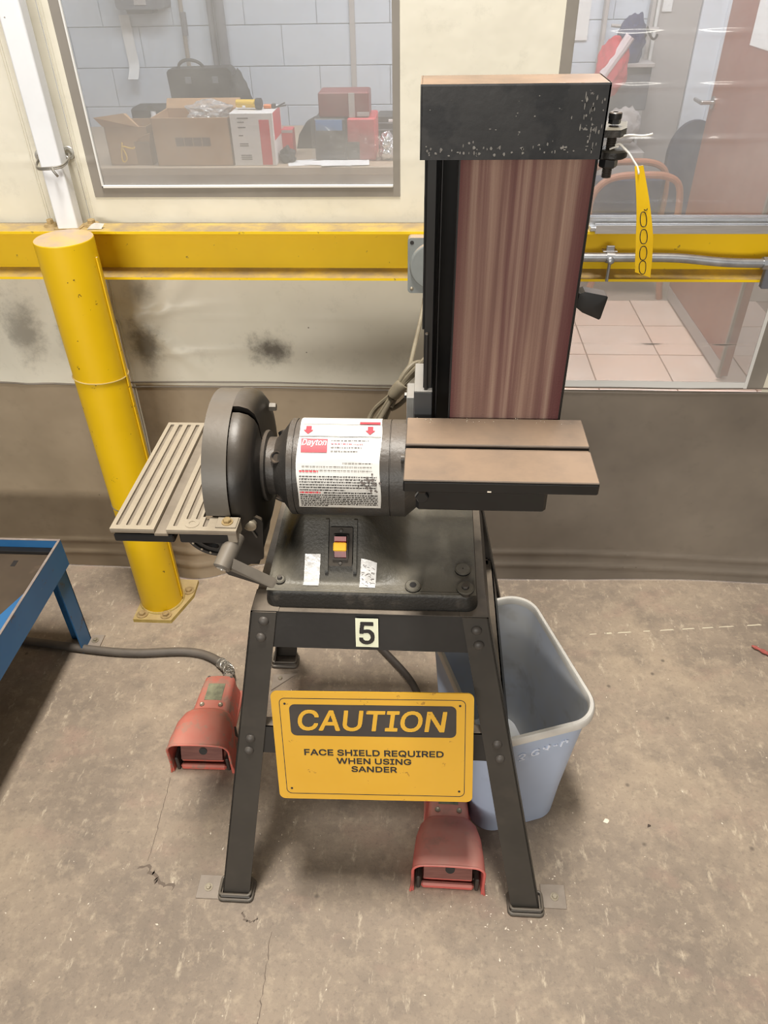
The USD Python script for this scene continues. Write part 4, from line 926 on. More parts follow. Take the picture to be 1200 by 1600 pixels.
part(hd, 'paint_chips', cat_(chips), 'chip_grey', 'pale paint chips along the lower and right edges', smooth=False, kind='stuff')
tn = part(p, 'tension_bracket', cat_(prism(sg.Polygon([(0.182, 0.905), (0.205, 0.905), (0.214, 0.918), (0.222, 0.955), (0.182, 0.955)]), frame((0, 0, 1.3775), XX, YY), 0.0075), box(0.182, 0.190, 0.915, 0.95, 1.368, 1.378, 0.001)), 'cast_black')
part(tn, 'tension_bolt', cat_(cyl((0.2010, 0.926, 1.388), (0.2010, 0.926, 1.393), 0.0068, n=6), *[lathe([(0, 0), (0.0048, 0), (0.0056, 0.0007), (0.0056, 0.0011), (0.0048, 0.0018), (0, 0.0018)], (0.2010, 0.926, 1.332 + 0.0018 * k), UP, 12) for k in range(30)]), 'frame_black')
part(tn, 'lock_disc', cat_(lathe([(0, 0), (0.014, 0), (0.017, 0.002), (0.017, 0.008), (0.0155, 0.010), (0, 0.010)], (0.2045, 0.930, 1.352), UP, 32), box(0.181, 0.205, 0.918, 0.945, 1.3525, 1.3605, 0.001)), 'cast_black')
part(tn, 'lock_nut', hexbolt((0.2010, 0.926, 1.352), (0, 0, -1), 0.0105, 0.009), 'frame_black')
part(tn, 'socket_screw', lathe([(0, 0), (0.0068, 0), (0.0072, 0.001), (0.0072, 0.006), (0.006, 0.007), (0.003, 0.007), (0.003, 0.005), (0, 0.005)], (0.2010, 0.926, 1.3925), UP, 22), 'frame_black')
kn = part(p, 'tracking_knob', hull([(x, y, z) for y in (0.952, 0.972) for x, z in ((0.196, 1.183), (0.203, 1.186), (0.232, 1.1805), (0.2335, 1.1785), (0.2285, 1.150), (0.2265, 1.148), (0.203, 1.158), (0.194, 1.165))] + [(0.215, 0.948, 1.167), (0.225, 0.949, 1.165)]), 'frame_black', smooth=25)
part(kn, 'knob_stem', cyl((0.186, 0.962, 1.174), (0.200, 0.962, 1.172), 0.008, n=16), 'frame_black')
# belt table: two raised lands with a mitre slot between
bt_ = part(p, 'belt_table', cat_(box(-0.0275, 0.2165, 0.8415, 0.9115, 1.0135, 1.018, 0.0012), box(-0.0275, 0.2155, 0.7575, 0.8290, 1.0150, 1.018, 0.0012)), 'table_tan', 'sawdust-coated belt table with a mitre slot', smooth=False)
part(bt_, 'slot_bed', box(-0.0270, 0.2160, 0.8285, 0.8420, 1.0092, 1.0112, 0.0005), 'table_tan')
part(bt_, 'under_plate', cat_(box(-0.0280, 0.2160, 0.7572, 0.8288, 0.9985, 1.0155, 0.002), box(-0.0280, 0.2165, 0.8288, 0.905, 0.9985, 1.0098, 0.001), box(-0.0278, 0.2167, 0.8418, 0.909, 1.009, 1.0138, 0.001)), 'table_black')
sp_ = part(p, 'table_support', cat_(box(-0.012, 0.158, 0.776, 0.885, 0.955, 0.9985, 0.004), box(0.165, 0.172, 0.80, 0.83, 0.985, 0.9985, 0.001), box(0.158, 0.167, 0.81, 0.82, 0.988, 0.994, 0.001)), 'table_black')
part(sp_, 'support_bolt', hexbolt((-0.004, 0.776, 0.981), (0, -1, 0), 0.009, 0.006), 'frame_black')
part(sp_, 'support_bolt', cyl((-0.036, 0.90, 0.955), (-0.012, 0.90, 0.955), 0.007, n=14), 'motor_black')
part(bt_, 'wood_chip', box(0.078, 0.083, 0.7565, 0.7573, 1.001, 1.003, 0.0002), 'debris_light')
ch = []
for k in range(26):
    c = np.array([rng.uniform(-0.02, 0.20), rng.uniform(0.895, 0.911), 1.0182]); L = rng.uniform(0.0006, 0.002)
    ch.append(hull(c + np.array([(0, 0, 0), (L, L * .4, 0), (L * .3, L, 0), (L * .5, L * .5, L * .7)])))
part(bt_, 'sawdust', cat_(ch), 'debris_light', kind='stuff')

# ------------------------------------------------------------------ yellow tag wired to the tension bolt
p = thing('inspection_tag', 'yellow plastic tag hanging on a white wire from the sander tension bolt', 'tag', (0.243, 0.897, 1.225))
def tag_pt(u, v):
    v = np.asarray(v, float); u = np.asarray(u, float)
    x = 0.2295 + 0.0275 * v + u * (0.0052 + 0.0052 * np.clip(v * 1.6, 0, 1)) + 0.005 * np.sin(v * PI) * 0.6
    z = 1.350 - 0.122 * v - 0.004 * u * (v > 0.9) * 1.0
    return np.stack([x, 0.899 - 0.004 * np.sin(v * 3) + u * 0.002, z], -1)
pl = part(p, 'tag_plate', grid(tag_pt, -1, 1, 0, 1, 6, 30, (0, 0.0008, 0)), 'tag_yellow')
for v0 in (0.46, 0.62, 0.78, 0.925):
    t = np.linspace(0, 2 * PI, 20, endpoint=False)
    q = tag_pt(0.42 * np.sign(np.cos(t)) * np.abs(np.cos(t)) ** 0.7 - 0.1, v0 + 0.068 * np.sin(t)); q[:, 1] -= 0.0003
    part(pl, 'embossed_ring', tube(q, 0.0005, 5, True), 'ink_black')
t = np.linspace(0.2, 2.6, 10); q = tag_pt(0.3 + 0.25 * np.cos(t), 0.36 + 0.02 * np.sin(t)); q[:, 1] -= 0.0003
part(pl, 'embossed_mark', tube(q, 0.0005, 5), 'ink_black')
part(p, 'wire', tube(smooth_path([(0.2045, 0.918, 1.3675), (0.2090, 0.915, 1.3690), (0.2125, 0.914, 1.366), (0.2180, 0.908, 1.3615), (0.2235, 0.902, 1.3545), (0.2285, 0.898, 1.3475), (0.230, 0.8965, 1.343), (0.229, 0.900, 1.3455)], 40), 0.0012, 8), 'wire_white')
part(p, 'wire', tube(smooth_path([(0.1985, 0.918, 1.3635), (0.203, 0.9165, 1.3655), (0.2075, 0.9155, 1.367)], 10), 0.0011, 8), 'wire_white')
part(p, 'wire', tube(smooth_path([(0.208, 0.916, 1.3755), (0.214, 0.910, 1.3790), (0.224, 0.90, 1.3805), (0.2365, 0.893, 1.3835)], 16), 0.0011, 8), 'wire_white')

# ------------------------------------------------------------------ foot pedals
def ushape(w, h, r, n=9, inset=0.0):
    """An upside-down U (x, z) from the left foot over the top to the right foot."""
    hw = w / 2 - inset; hh = h - inset
    P = [(-hw - 0.004 * (inset == 0), 0.0)] + [(-hw, 0.3 * hh), (-hw, hh - r)]
    P += [(-hw + r - r * math.cos(t), hh - r + r * math.sin(t)) for t in np.linspace(0, PI / 2, n)[1:]]
    P += [(x, hh + 0.002 * (1 - (x / (hw - r)) ** 2)) for x in np.linspace(-hw + r, hw - r, 7)[1:-1]]
    P += [(-x, z) for x, z in P[:n + 2][::-1]]
    return np.array(P)
def foot_pedal(label, loc, yaw, mat, rubber):
    p = thing('foot_pedal', label, 'foot pedal', loc, 'foot pedals for the sander')
    c, s = math.cos(yaw), math.sin(yaw)
    T = np.eye(4); T[:2, :2] = [[c, -s], [s, c]]; T[:3, 3] = loc
    def hoodlike(stations, inset):
        rings = []
        for y, w, h, r, z0 in stations:
            q = ushape(w, h, r, 9, inset)
            rings.append(np.c_[q[:, 0], np.full(len(q), y), q[:, 1] * 1.0 + z0 * (q[:, 1] < 1e-6)])
        return loft(rings, closed=False, cap=False)
    st = [(0.0, 0.146, 0.108, 0.026, 0), (0.03, 0.142, 0.111, 0.028, 0), (0.07, 0.134, 0.110, 0.03, 0), (0.10, 0.118, 0.102, 0.03, 0), (0.115, 0.100, 0.092, 0.028, 0), (0.122, 0.084, 0.078, 0.024, 0)]
    o, i = hoodlike(st, 0.0), hoodlike([(y, w, h, max(r - 0.004, 0.006), z) for y, w, h, r, z in st], 0.0042)
    i.invert()
    lip = []
    for y, w, h, r, z in (st[0],):
        a, b = ushape(w, h, r, 9), ushape(w, h, max(r - 0.004, 0.006), 9, 0.0042)
        lip = loft([np.c_[b[:, 0], np.full(len(b), y), b[:, 1]], np.c_[a[:, 0], np.full(len(a), y), a[:, 1]]], closed=False, cap=False)
    edge = tube(np.c_[a[:, 0] * 0.985, np.full(len(a), 0.0), a[:, 1] * 0.985], 0.0026, 8)
    part(p, 'hood', put(cat_(o, i, lip, edge), T), mat, smooth=40)
    # neck housing behind the hood
    nk = [(0.108, 0.090, 0.072, 0.012), (0.20, 0.078, 0.070, 0.012), (0.228, 0.074, 0.066, 0.012), (0.238, 0.066, 0.056, 0.010)]
    rings = [np.c_[ushape(w, h, r)[:, 0] * (1 + 0.10 * (1 - ushape(w, h, r)[:, 1] / h)), np.full(len(ushape(w, h, r)), y), ushape(w, h, r)[:, 1] + 0.006] for y, w, h, r in nk]
    body = part(p, 'housing', put(loft(rings), T), mat, smooth=40)
    part(body, 'rating_label', put(prism(rrect(-0.021, 0.021, 0.152, 0.205, 0.002), frame((0, 0, 0.0785), XX, (0, 1, -0.03)), 0.0006), T) if False else put(grid(lambda u, v: np.stack([u, v, 0.0802 - (v - 0.108) * 0.022 + 0.0012 * 0], -1), -0.021, 0.021, 0.150, 0.202, 2, 2, (0, 0, -0.001)), T), 'pedal_label')
    for x in (-0.023, 0.023):
        sc = part(body, 'screw', put(lathe([(0, 0), (0.0055, 0), (0.0058, 0.002), (0.004, 0.0035), (0.0022, 0.0032), (0, 0.002)], (x, 0.136, 0.0790), (0, -0.1, 1), 16), T), 'screw_metal')
    for x in (-0.028, 0.028):
        part(body, 'screw', put(dome((x, 0.229, 0.070), (0, 0.2, 1), 0.004, 0.002), T), 'rivet_black')
    part(p, 'base_plate', put(cat_(box(-0.052, 0.052, 0.008, 0.24, 0.0, 0.007, 0.002), box(-0.054, 0.054, 0.006, 0.018, 0.0, 0.016, 0.004)), T), mat)
    tr = part(p, 'treadle', put(hull([(x, y, z) for x in (-0.049, 0.049) for y, z in ((0.012, 0.032), (0.010, 0.037), (0.013, 0.041), (0.036, 0.098), (0.042, 0.094), (0.042, 0.05))]), T), 'pedal_inner')
    part(tr, 'treadle_lip', put(box(-0.050, 0.050, 0.012, 0.020, 0.026, 0.034, 0.002), T), mat)
    n_ = np.array([0, -0.927, 0.374])
    for k in range(9):
        y, z = 0.0150 + 0.00235 * k, 0.0455 + 0.0058 * k
        part(tr, 'tread_rib', put(box(-0.047, 0.047, y - 0.001, y + 0.001, z - 0.001, z + 0.0012, 0.0004), T), 'pedal_inner')
    part(tr, 'treadle_hole', put(lathe([(0, 0), (0.0095, 0), (0.0095, 0.0022), (0, 0.0022)], (0.004, 0.0198, 0.0577), n_, 24), T), 'frame_black')
    for x in (-0.060, 0.060):
        part(p, 'rubber_foot', put(box(x - 0.004, x + 0.004, 0.006, 0.10, 0.0, 0.045, 0.002), T), 'dark_cord')
    gl = part(p, 'cable_gland', put(cat_(cyl((0.008, 0.236, 0.036), (0.010, 0.252, 0.036), 0.0155, n=8, ch=0.001), cyl((0.010, 0.251, 0.036), (0.011, 0.262, 0.036), 0.0125, n=24, ch=0.001)), T), 'braid' if False else 'plate_dusty')
    return p
foot_pedal('red foot pedal outside the left legs of the stand, dusty grey patches on its hood', (-0.510, 0.985, 0), 0.015, 'pedal_red', True)
foot_pedal('dull red foot pedal half hidden below the caution sign between the stand legs', (0.063, 0.733, 0), -0.01, 'pedal_red_dusty', True)
p = thing('pedal_cable', 'thick grey floor cable from under the blue table to the left red pedal', 'cable', (-0.8, 1.34, 0))
path = smooth_path([(-1.6, 1.42, 0.011), (-1.25, 1.385, 0.011), (-1.05, 1.360, 0.011), (-0.908, 1.343, 0.011), (-0.76, 1.338, 0.011), (-0.66, 1.347, 0.011), (-0.60, 1.340, 0.011), (-0.555, 1.318, 0.013), (-0.527, 1.295, 0.018)], 90)
part(p, 'sheath', tube(path, 0.0115, 14), 'cable_grey')
bp2 = smooth_path([(-0.545, 1.312, 0.0135), (-0.522, 1.290, 0.020), (-0.508, 1.268, 0.030), (-0.503, 1.244, 0.0365)], 26)
part(p, 'strain_relief', tube(bp2, np.linspace(0.0135, 0.0125, 26), 16), 'braid', 'braided wire strain relief')
wires = []
for k in range(6):
    for d in (-1, 1):
        t = np.linspace(0, 1, 40); idx = (t * 25).astype(int).clip(0, 25)
        C0 = np.stack([np.interp(t * 25, np.arange(26), bp2[:, q]) for q in range(3)], -1)
        a = 2 * PI * k / 6 + d * t * 9
        tg = np.gradient(C0, axis=0); tg /= np.linalg.norm(tg, axis=1)[:, None]
        u = np.cross(tg, UP); u /= np.linalg.norm(u, axis=1)[:, None]; v = np.cross(tg, u)
        wires.append(tube(C0 + 0.0136 * (np.cos(a)[:, None] * u + np.sin(a)[:, None] * v), 0.0011, 4))
part(p, 'braid_wires', cat_(wires), 'wire_steel', kind='stuff')
p2 = smooth_path([(0.072, 0.994, 0.036), (0.045, 1.05, 0.018), (0.012, 1.15, 0.010), (-0.018, 1.255, 0.010), (-0.06, 1.32, 0.010), (-0.125, 1.40, 0.010), (-0.19, 1.50, 0.010), (-0.23, 1.66, 0.010)], 80)
solo('pedal_cable', tube(p2, 0.0095, 12), 'dark_cord', 'dark cable running back on the floor from the pedal under the caution sign', 'cable')

# ------------------------------------------------------------------ waste bin
ang = 0.322
E1, E2 = np.array([math.cos(ang), math.sin(ang), 0]), np.array([-math.sin(ang), math.cos(ang), 0])
BC = np.array([0.1765, 1.0240, 0.0])
p = thing('waste_bin', 'blue-grey plastic waste bin with pale rim behind the right front leg of the stand', 'waste bin', BC)
def bring(w, l, r, z):
    q = np.array(rrect(-w / 2, w / 2, -l / 2, l / 2, r, 10).exterior.coords)[:-1][::-1]
    return BC + q[:, :1] * E1 + q[:, 1:] * E2 + np.array([0, 0, z])
st = [(0.190, 0.280, 0.045, 0.0), (0.196, 0.288, 0.05, 0.004), (0.206, 0.300, 0.055, 0.10), (0.222, 0.322, 0.055, 0.25), (0.236, 0.343, 0.055, 0.366)]
part(p, 'shell', loft([bring(*s) for s in st] , cap=False), 'bin_blue', smooth=50)
si = [(w - 0.005, l - 0.005, r - 0.002, max(z, 0.006)) for w, l, r, z in st]
inn = loft([bring(*s) for s in si], cap=False); inn.invert()
part(p, 'inside', cat_(inn, loft([bring(*si[0]), bring(0.001, 0.001, 0.0002, 0.006)], cap=False)), 'bin_inside', smooth=50)
rim_p = [(0.231, 0.338, 0.053, 0.366), (0.231, 0.338, 0.053, 0.378), (0.235, 0.342, 0.054, 0.3825), (0.246, 0.354, 0.058, 0.3825), (0.251, 0.360, 0.060, 0.379), (0.252, 0.361, 0.060, 0.366), (0.250, 0.359, 0.060, 0.364), (0.235, 0.342, 0.054, 0.365)]
part(p, 'rim', loft([bring(*s) for s in rim_p], cap=False), 'bin_rim', smooth=40)
def bin_front(u, z, off=0.0008):
    """A point on the outside of the bin's front wall."""
    l = np.interp(z, [s[3] for s in st], [s[1] for s in st])
    return BC + u * E1 - (l / 2 + off) * E2 + np.array([0, 0, z])
wr = []
for stroke in ([(-.040, .306), (-.034, .312), (-.028, .308), (-.030, .300), (-.036, .298), (-.029, .292), (-.038, .289)],
               [(.001, .312), (-.006, .315), (-.013, .307), (-.011, .298), (-.003, .296), (.002, .301), (-.004, .304)],
               [(.012, .317), (.013, .309), (.020, .309), (.022, .318), (.021, .303)], [(.031, .313), (.039, .313)], [(.048, .304), (.049, .321)], [(.049, .321), (.060, .319), (.059, .313)]):
    q = smooth_path([bin_front(u, z) for u, z in stroke], 14)
    wr.append(tube(q, 0.0021 + 0.0006 * np.sin(np.arange(14) * 1.9), 6))
part(p, 'white_writing', cat_(wr), 'paint_white', 'worn white hand-painted letters')
for u in (-0.034, 0.075):
    part(p, 'rim_notch', hull([bin_front(u + a, z, o) for a in (-0.002, 0.002) for z in (0.352, 0.362) for o in (-0.001, 0.0012)]), 'fabric_blue')

# ------------------------------------------------------------------ blue table at the left
p = thing('work_table', 'low blue steel frame table with a brown sheet top at the left edge', 'table', (-1.35, 0.7, 0))
RX, RY, RZ = -0.925, 1.400, 0.361
part(p, 'rim', box(RX - 0.006, RX, -0.5, RY, 0.277, RZ, 0.001), 'table_blue', smooth=False)
part(p, 'rim', box(-1.9, RX - 0.006, RY - 0.006, RY, 0.277, RZ, 0.001), 'table_blue', smooth=False)
part(p, 'rim', box(-1.906, -1.9, -0.5, RY, 0.277, RZ, 0.001), 'table_blue', smooth=False)
part(p, 'rim', box(-1.9, RX - 0.006, -0.506, -0.5, 0.277, RZ, 0.001), 'table_blue', smooth=False)
part(p, 'worn_edge', cat_(box(RX - 0.0062, RX + 0.0002, -0.5, RY + 0.0002, RZ - 0.0008, RZ + 0.0008, 0.0003), box(-1.9, RX - 0.006, RY - 0.0062, RY + 0.0002, RZ - 0.0008, RZ + 0.0008, 0.0003)), 'blue_edge')
part(p, 'table_top', box(-1.899, RX - 0.0065, -0.499, RY - 0.0065, 0.322, 0.328, 0.001), 'table_sheet', smooth=False)
part(p, 'painted_border', prism([(-0.932, 1.31), (-0.932, -0.45), (-1.07, -0.45), (-1.06, 0.86), (-1.035, 0.98), (-1.005, 1.07), (-0.985, 1.15), (-0.955, 1.24)], frame((0, 0, 0.328), XX, YY), 0.0005), 'table_blue')
part(p, 'inner_angle', box(-1.5, RX - 0.006, RY - 0.024, RY - 0.0065, 0.328, 0.338, 0.001), 'table_black')
part(p, 'top_slot', box(-1.036, -1.024, 1.330, 1.352, 0.3275, 0.3286, 0.0003), 'ink_black')
part(p, 'top_slot', box(-1.085, -1.078, 1.262, 1.272, 0.3275, 0.3286, 0.0003), 'ink_black')
for lx, ly, dx, dy in ((RX - 0.012, RY - 0.006, -1, -1), (-1.894, RY - 0.006, 1, -1), (RX - 0.012, -0.494, -1, 1), (-1.894, -0.494, 1, 1)):
    lg = part(p, 'leg', cat_(box(lx, lx + dx * 0.004, ly, ly + dy * 0.055, 0.0, 0.322, 0.0005), box(lx, lx + dx * 0.055, ly, ly + dy * 0.004, 0.0, 0.322, 0.0005)), 'table_blue', smooth=False)
    fp = part(lg, 'foot_plate', box(lx - dx * 0.036, lx - dx * 0.0, ly - dy * 0.012, ly + dy * 0.034, 0.0, 0.004, 0.0008), 'plate_dusty')
    part(fp, 'washer', washer((lx - dx * 0.016, ly + dy * 0.010, 0.004), UP, 0.004, 0.010, 0.0015), 'screw_metal')
    part(fp, 'bolt', hexbolt((lx - dx * 0.016, ly + dy * 0.010, 0.0052), UP, 0.006, 0.005), 'screw_metal')

# ------------------------------------------------------------------ on the floor
m = []
for k in range(420):
    r = rng.random()
    if r < 0.3: x, y = rng.normal(0.18, 0.08), rng.normal(0.72, 0.05)
    elif r < 0.4: x, y = rng.normal(-0.35, 0.15), rng.normal(0.78, 0.12)
    else: x, y = rng.uniform(-1.0, 1.1), rng.uniform(0.45, 1.6)
    s = rng.choice([0.0012, 0.002, 0.003, 0.0045], p=[.45, .35, .15, .05])
    a = rng.uniform(0, 2 * PI); d, e = np.array([math.cos(a), math.sin(a), 0]), np.array([-math.sin(a), math.cos(a), 0])
    c = np.array([x, y, 0.0])
    m.append(hull([c + d * s, c - d * s * 0.8 + e * s * 0.2, c + e * s * 0.5, c + UP * s * 0.35, c - e * s * 0.4]))
solo('wood_chips', cat_(*m), 'debris_light', 'pale wood chips and dust flecks scattered over the concrete floor', 'debris', kind='stuff', smooth=False)
for (x, y, s, mt, lab_) in ((0.503, 0.899, 0.008, 'debris_dark', 'small dark crumb on the floor in front of the waste bin'), (0.412, 0.905, 0.010, 'debris_light', 'white paper scrap on the floor in front of the waste bin'), (0.62, 1.02, 0.0, '', '')):
    if not s: continue
    a = rng.normal(0, 1, (9, 3)) * np.array([s * .7, s * .5, s * 0.25]); a[:, 2] = np.abs(a[:, 2]) * 0.8
    a = a + np.array([x, y, 0.0]); a[:3, 2] = 0
    solo('scrap', hull(a), mt, lab_, 'debris')
q = smooth_path([(0.905, 1.438, 0.006), (0.93, 1.415, 0.008), (0.955, 1.395, 0.006), (0.99, 1.36, 0.007)], 12)
cr = []
for pts, w_ in (([(-0.592, 0.752), (-0.560, 0.748), (-0.545, 0.727), (-0.530, 0.722), (-0.505, 0.712)], 0.0035), ([(-0.585, 0.97), (-0.578, 0.86), (-0.576, 0.77)], 0.0012), ([(-0.285, 0.64), (-0.283, 0.55), (-0.280, 0.44)], 0.0013), ([(-0.35, 0.675), (-0.335, 0.655), (-0.318, 0.662)], 0.002)):
    q = smooth_path([(x, y, 0) for x, y in pts], 24); q[:, :2] += rng.normal(0, w_ * 0.8, (24, 2))
    cr.append(trimesh.Trimesh(np.vstack([q + [0, w_, 0.0003], q - [w_, w_ * 0.6, -0.0003]]), [f for i in range(23) for f in ((i, i + 24, i + 1), (i + 1, i + 24, i + 25))], process=False))
solo('floor_crack', cat_(*cr), 'crack_brown', 'thin dark cracks in the concrete floor left of the stand', 'crack', kind='stuff', smooth=False)
q = smooth_path([(0.905, 1.438, 0.006), (0.93, 1.415, 0.008), (0.955, 1.395, 0.006), (0.99, 1.36, 0.007)], 12)
solo('red_rag', tube(q, [0.002, 0.005, 0.003, 0.006, 0.004, 0.006, 0.005, 0.005, 0.006, 0.005, 0.005, 0.004], 8), 'rag_red', 'small red twisted scrap on the floor at the right edge', 'scrap')
ln = []
x = 0.47
while x < 1.05:
    L = rng.uniform(0.012, 0.05); w_ = rng.uniform(0.0015, 0.003); y = 1.470 + (x - 0.487) * 0.117
    ln.append(hull([(x, y - w_, 0), (x + L, y + L * .117 - w_, 0), (x + L * .9, y + L * .1 + w_, 0), (x + L * .1, y + w_, 0), (x + L / 2, y + L * .06, 0.0007)])); x += L + rng.uniform(0.01, 0.035)
solo('floor_line', cat_(*ln), 'paint_line', 'worn pale dashed line on the floor right of the waste bin', 'floor marking', kind='stuff', smooth=False)

# ------------------------------------------------------------------ office: desk and what lies on it
DZ = 0.748
p = thing('desk', 'long pale wood desk standing behind the left window of the curtain', 'desk', (-1.1, 4.0, 0))
part(p, 'worktop', box(-2.6, 0.30, 3.615, 4.60, DZ - 0.035, DZ, 0.003), 'desk_wood')
part(p, 'apron', box(-2.55, 0.25, 3.64, 3.66, 0.60, DZ - 0.035, 0.001), 'desk_wood')
for lx in (-2.5, 0.2):
    for ly in (3.70, 4.52): part(p, 'leg', box(lx - 0.03, lx + 0.03, ly - 0.03, ly + 0.03, 0, DZ - 0.035, 0.003), 'pipe_grey')
def carton(p, x0, x1, y0, y1, z0, z1, mat, flaps=(), t=0.004):
    """An open box: four walls and a floor."""
    b = part(p, 'body', cat_(box(x0, x1, y0, y0 + t, z0, z1, 0.001), box(x0, x1, y1 - t, y1, z0, z1, 0.001), box(x0, x0 + t, y0, y1, z0, z1, 0.001), box(x1 - t, x1, y0, y1, z0, z1, 0.001), box(x0, x1, y0, y1, z0, z0 + t, 0.001)), mat, smooth=False)
    return b
p = thing('cardboard_box', 'large brown cardboard box with dark printing on its side, full of clear plastic', 'box', (-1.09, 3.76, DZ))
b = carton(p, -1.270, -0.915, 3.642, 3.90, DZ, 0.948, 'cardboard')
part(b, 'printed_block', cat_(*[box(-1.170 + 0.041 * k, -1.132 + 0.041 * k, 3.6412, 3.642, 0.832, 0.868, 0.0003) for k in range(4)]), 'print_brown')
part(p, 'flap', hull([(x, y, z) for x in (-1.270, -0.915) for y, z in ((3.896, 0.948), (3.9, 0.948), (3.93, 0.985), (3.934, 0.982))]), 'cardboard')
p = thing('cardboard_box', 'brown cardboard box lying open on its side at the left end of the desk', 'box', (-1.40, 3.76, DZ))
b = carton(p, -1.500, -1.300, 3.662, 3.86, DZ, 0.912, 'cardboard')
part(p, 'flap', hull([(-1.500, 3.664, 0.910), (-1.505, 3.66, 0.912), (-1.530, 3.64, 0.952), (-1.395, 3.66, 0.965), (-1.388, 3.68, 0.962), (-1.335, 3.664, 0.912), (-1.335, 3.66, 0.908)]), 'cardboard')
part(p, 'flap', hull([(-1.340, 3.655, 0.870), (-1.284, 3.645, 0.885), (-1.284, 3.65, 0.888), (-1.30, 3.665, 0.842), (-1.36, 3.66, 0.85)]), 'cardboard')
part(p, 'opening', box(-1.372, -1.301, 3.6605, 3.6625, 0.755, 0.850, 0.0005), 'cardboard_dark')
pts = [(-1.425, 3.652, 0.845), (-1.437, 3.650, 0.80), (-1.432, 3.648, 0.765), (-1.418, 3.648, 0.775), (-1.424, 3.65, 0.83), (-1.40, 3.65, 0.825), (-1.37, 3.652, 0.828)]
solo('yellow_cord', tube(smooth_path(pts, 40), 0.0035, 8), 'torch_yellow', 'yellow cord looped over the front of the open cardboard box', 'cord')
p = thing('spray_bottle', 'small white bottle with a dark nozzle behind the open cardboard box', 'bottle', (-1.35, 3.92, DZ))
part(p, 'bottle_body', lathe([(0, 0), (0.028, 0), (0.03, 0.01), (0.03, 0.13), (0.012, 0.165), (0.012, 0.185), (0, 0.185)], (-1.345, 3.92, DZ), UP, 24), 'plastic_white')
part(p, 'nozzle', hull([(-1.362, 3.91, 0.935), (-1.328, 3.91, 0.935), (-1.335, 3.93, 0.935), (-1.365, 3.915, 0.955), (-1.35, 3.92, 0.962)]), 'bag_black')
def blob(c, r, seed, sq=(1, 1, 1), amp=0.35, sub=3):
    s = trimesh.creation.icosphere(subdivisions=sub); v = s.vertices
    s.vertices = v * (1 + amp * (meshkit.fbm(v * 2.2 + seed, 4, seed) - 0.5) * 2)[:, None] * np.array(sq) * r + np.array(c); return s
def bag(name, label, c, r, seed, sq, mat, base):
    m = blob(c, r, seed, sq, 0.5, 4); m.vertices[:, 2] = np.maximum(m.vertices[:, 2], base); return solo(name, m, mat, label, 'plastic bag', smooth=20)
bag('plastic_bag', 'crumpled clear plastic bag sticking out of the large brown cardboard box', (-1.035, 3.78, 0.945), 0.06, 5, (1.6, 1.0, 0.85), 'clear_plastic', 0.90)
p = thing('retail_box', 'white carton with a red stripe beside the large brown box on the desk', 'box', (-0.81, 3.75, DZ))
b = part(p, 'body', box(-0.908, -0.715, 3.642, 3.86, DZ, 0.965, 0.002), 'carton_white')
part(b, 'red_stripe', box(-0.778, -0.732, 3.6412, 3.6424, DZ + 0.004, 0.938, 0.0004), 'carton_red')
part(b, 'red_stripe', box(-0.7155, -0.7145, 3.66, 3.84, 0.85, 0.962, 0.0004), 'carton_red')
pr = []
for z_, w_ in ((0.942, 0.05), (0.926, 0.03), (0.905, 0.035), (0.872, 0.02), (0.838, 0.04), (0.830, 0.04), (0.79, 0.05), (0.782, 0.05), (0.774, 0.05)):
    pr.append(box(-0.885 + 0.01, -0.875 + w_, 3.6412, 3.6424, z_, z_ + 0.005, 0.0003))
part(b, 'print', cat_(pr), 'ink_grey')
p = thing('work_lamp', 'yellow and black work lamp lying on the white carton', 'lamp', (-0.83, 3.74, 0.965))
part(p, 'lamp_body', lathe([(0, 0), (0.014, 0), (0.017, 0.005), (0.017, 0.085), (0.020, 0.09), (0.021, 0.10), (0, 0.10)], (-0.892, 3.74, 0.9885), (1, -0.1, 0), 24), 'torch_yellow')
part(p, 'lamp_head', lathe([(0, 0), (0.021, 0), (0.0235, 0.006), (0.0235, 0.024), (0.019, 0.027), (0, 0.025)], (-0.800, 3.731, 0.9885), (1, -0.1, 0), 24), 'bag_black')
part(p, 'switch', box(-0.862, -0.848, 3.719, 3.726, 0.975, 0.983, 0.001), 'plastic_white')
p = thing('orange_tool', 'small orange handled tool lying on the right corner of the white carton', 'tool', (-0.75, 3.75, 0.965))
part(p, 'handle', box(-0.772, -0.735, 3.745, 3.765, 0.9655, 0.982, 0.004), 'orange')
part(p, 'shaft', box(-0.735, -0.715, 3.747, 3.763, 0.9655, 0.985, 0.003), 'bag_black')
part(p, 'prong', cat_(cyl((-0.716, 3.755, 0.97), (-0.672, 3.755, 0.988), 0.003, n=8), cyl((-0.716, 3.755, 0.97), (-0.668, 3.75, 0.978), 0.003, n=8)), 'bag_black')
p = thing('tool_case', 'black hard tool case standing at the back of the desk', 'case', (-1.24, 4.32, DZ))
b = part(p, 'shell', hull([(x, y, z) for y in (4.28, 4.40) for x, z in ((-1.350, DZ + 0.001), (-1.015, DZ + 0.001), (-1.362, 1.05), (-1.35, 1.062), (-1.05, 1.068), (-1.03, 1.05))]), 'bag_black')
part(b, 'case_handle', tube(smooth_path([(-1.31, 4.33, 1.06), (-1.30, 4.32, 1.082), (-1.20, 4.32, 1.088), (-1.18, 4.33, 1.066)], 16), 0.008, 8), 'bag_black')
part(b, 'latch', cat_(box(-1.27, -1.24, 4.276, 4.281, 1.0, 1.03, 0.001), box(-1.13, -1.10, 4.276, 4.281, 1.0, 1.03, 0.001)), 'pipe_grey')
p = thing('soft_bag', 'black soft bag slumped against the right side of the tool case', 'bag', (-1.0, 4.25, DZ))
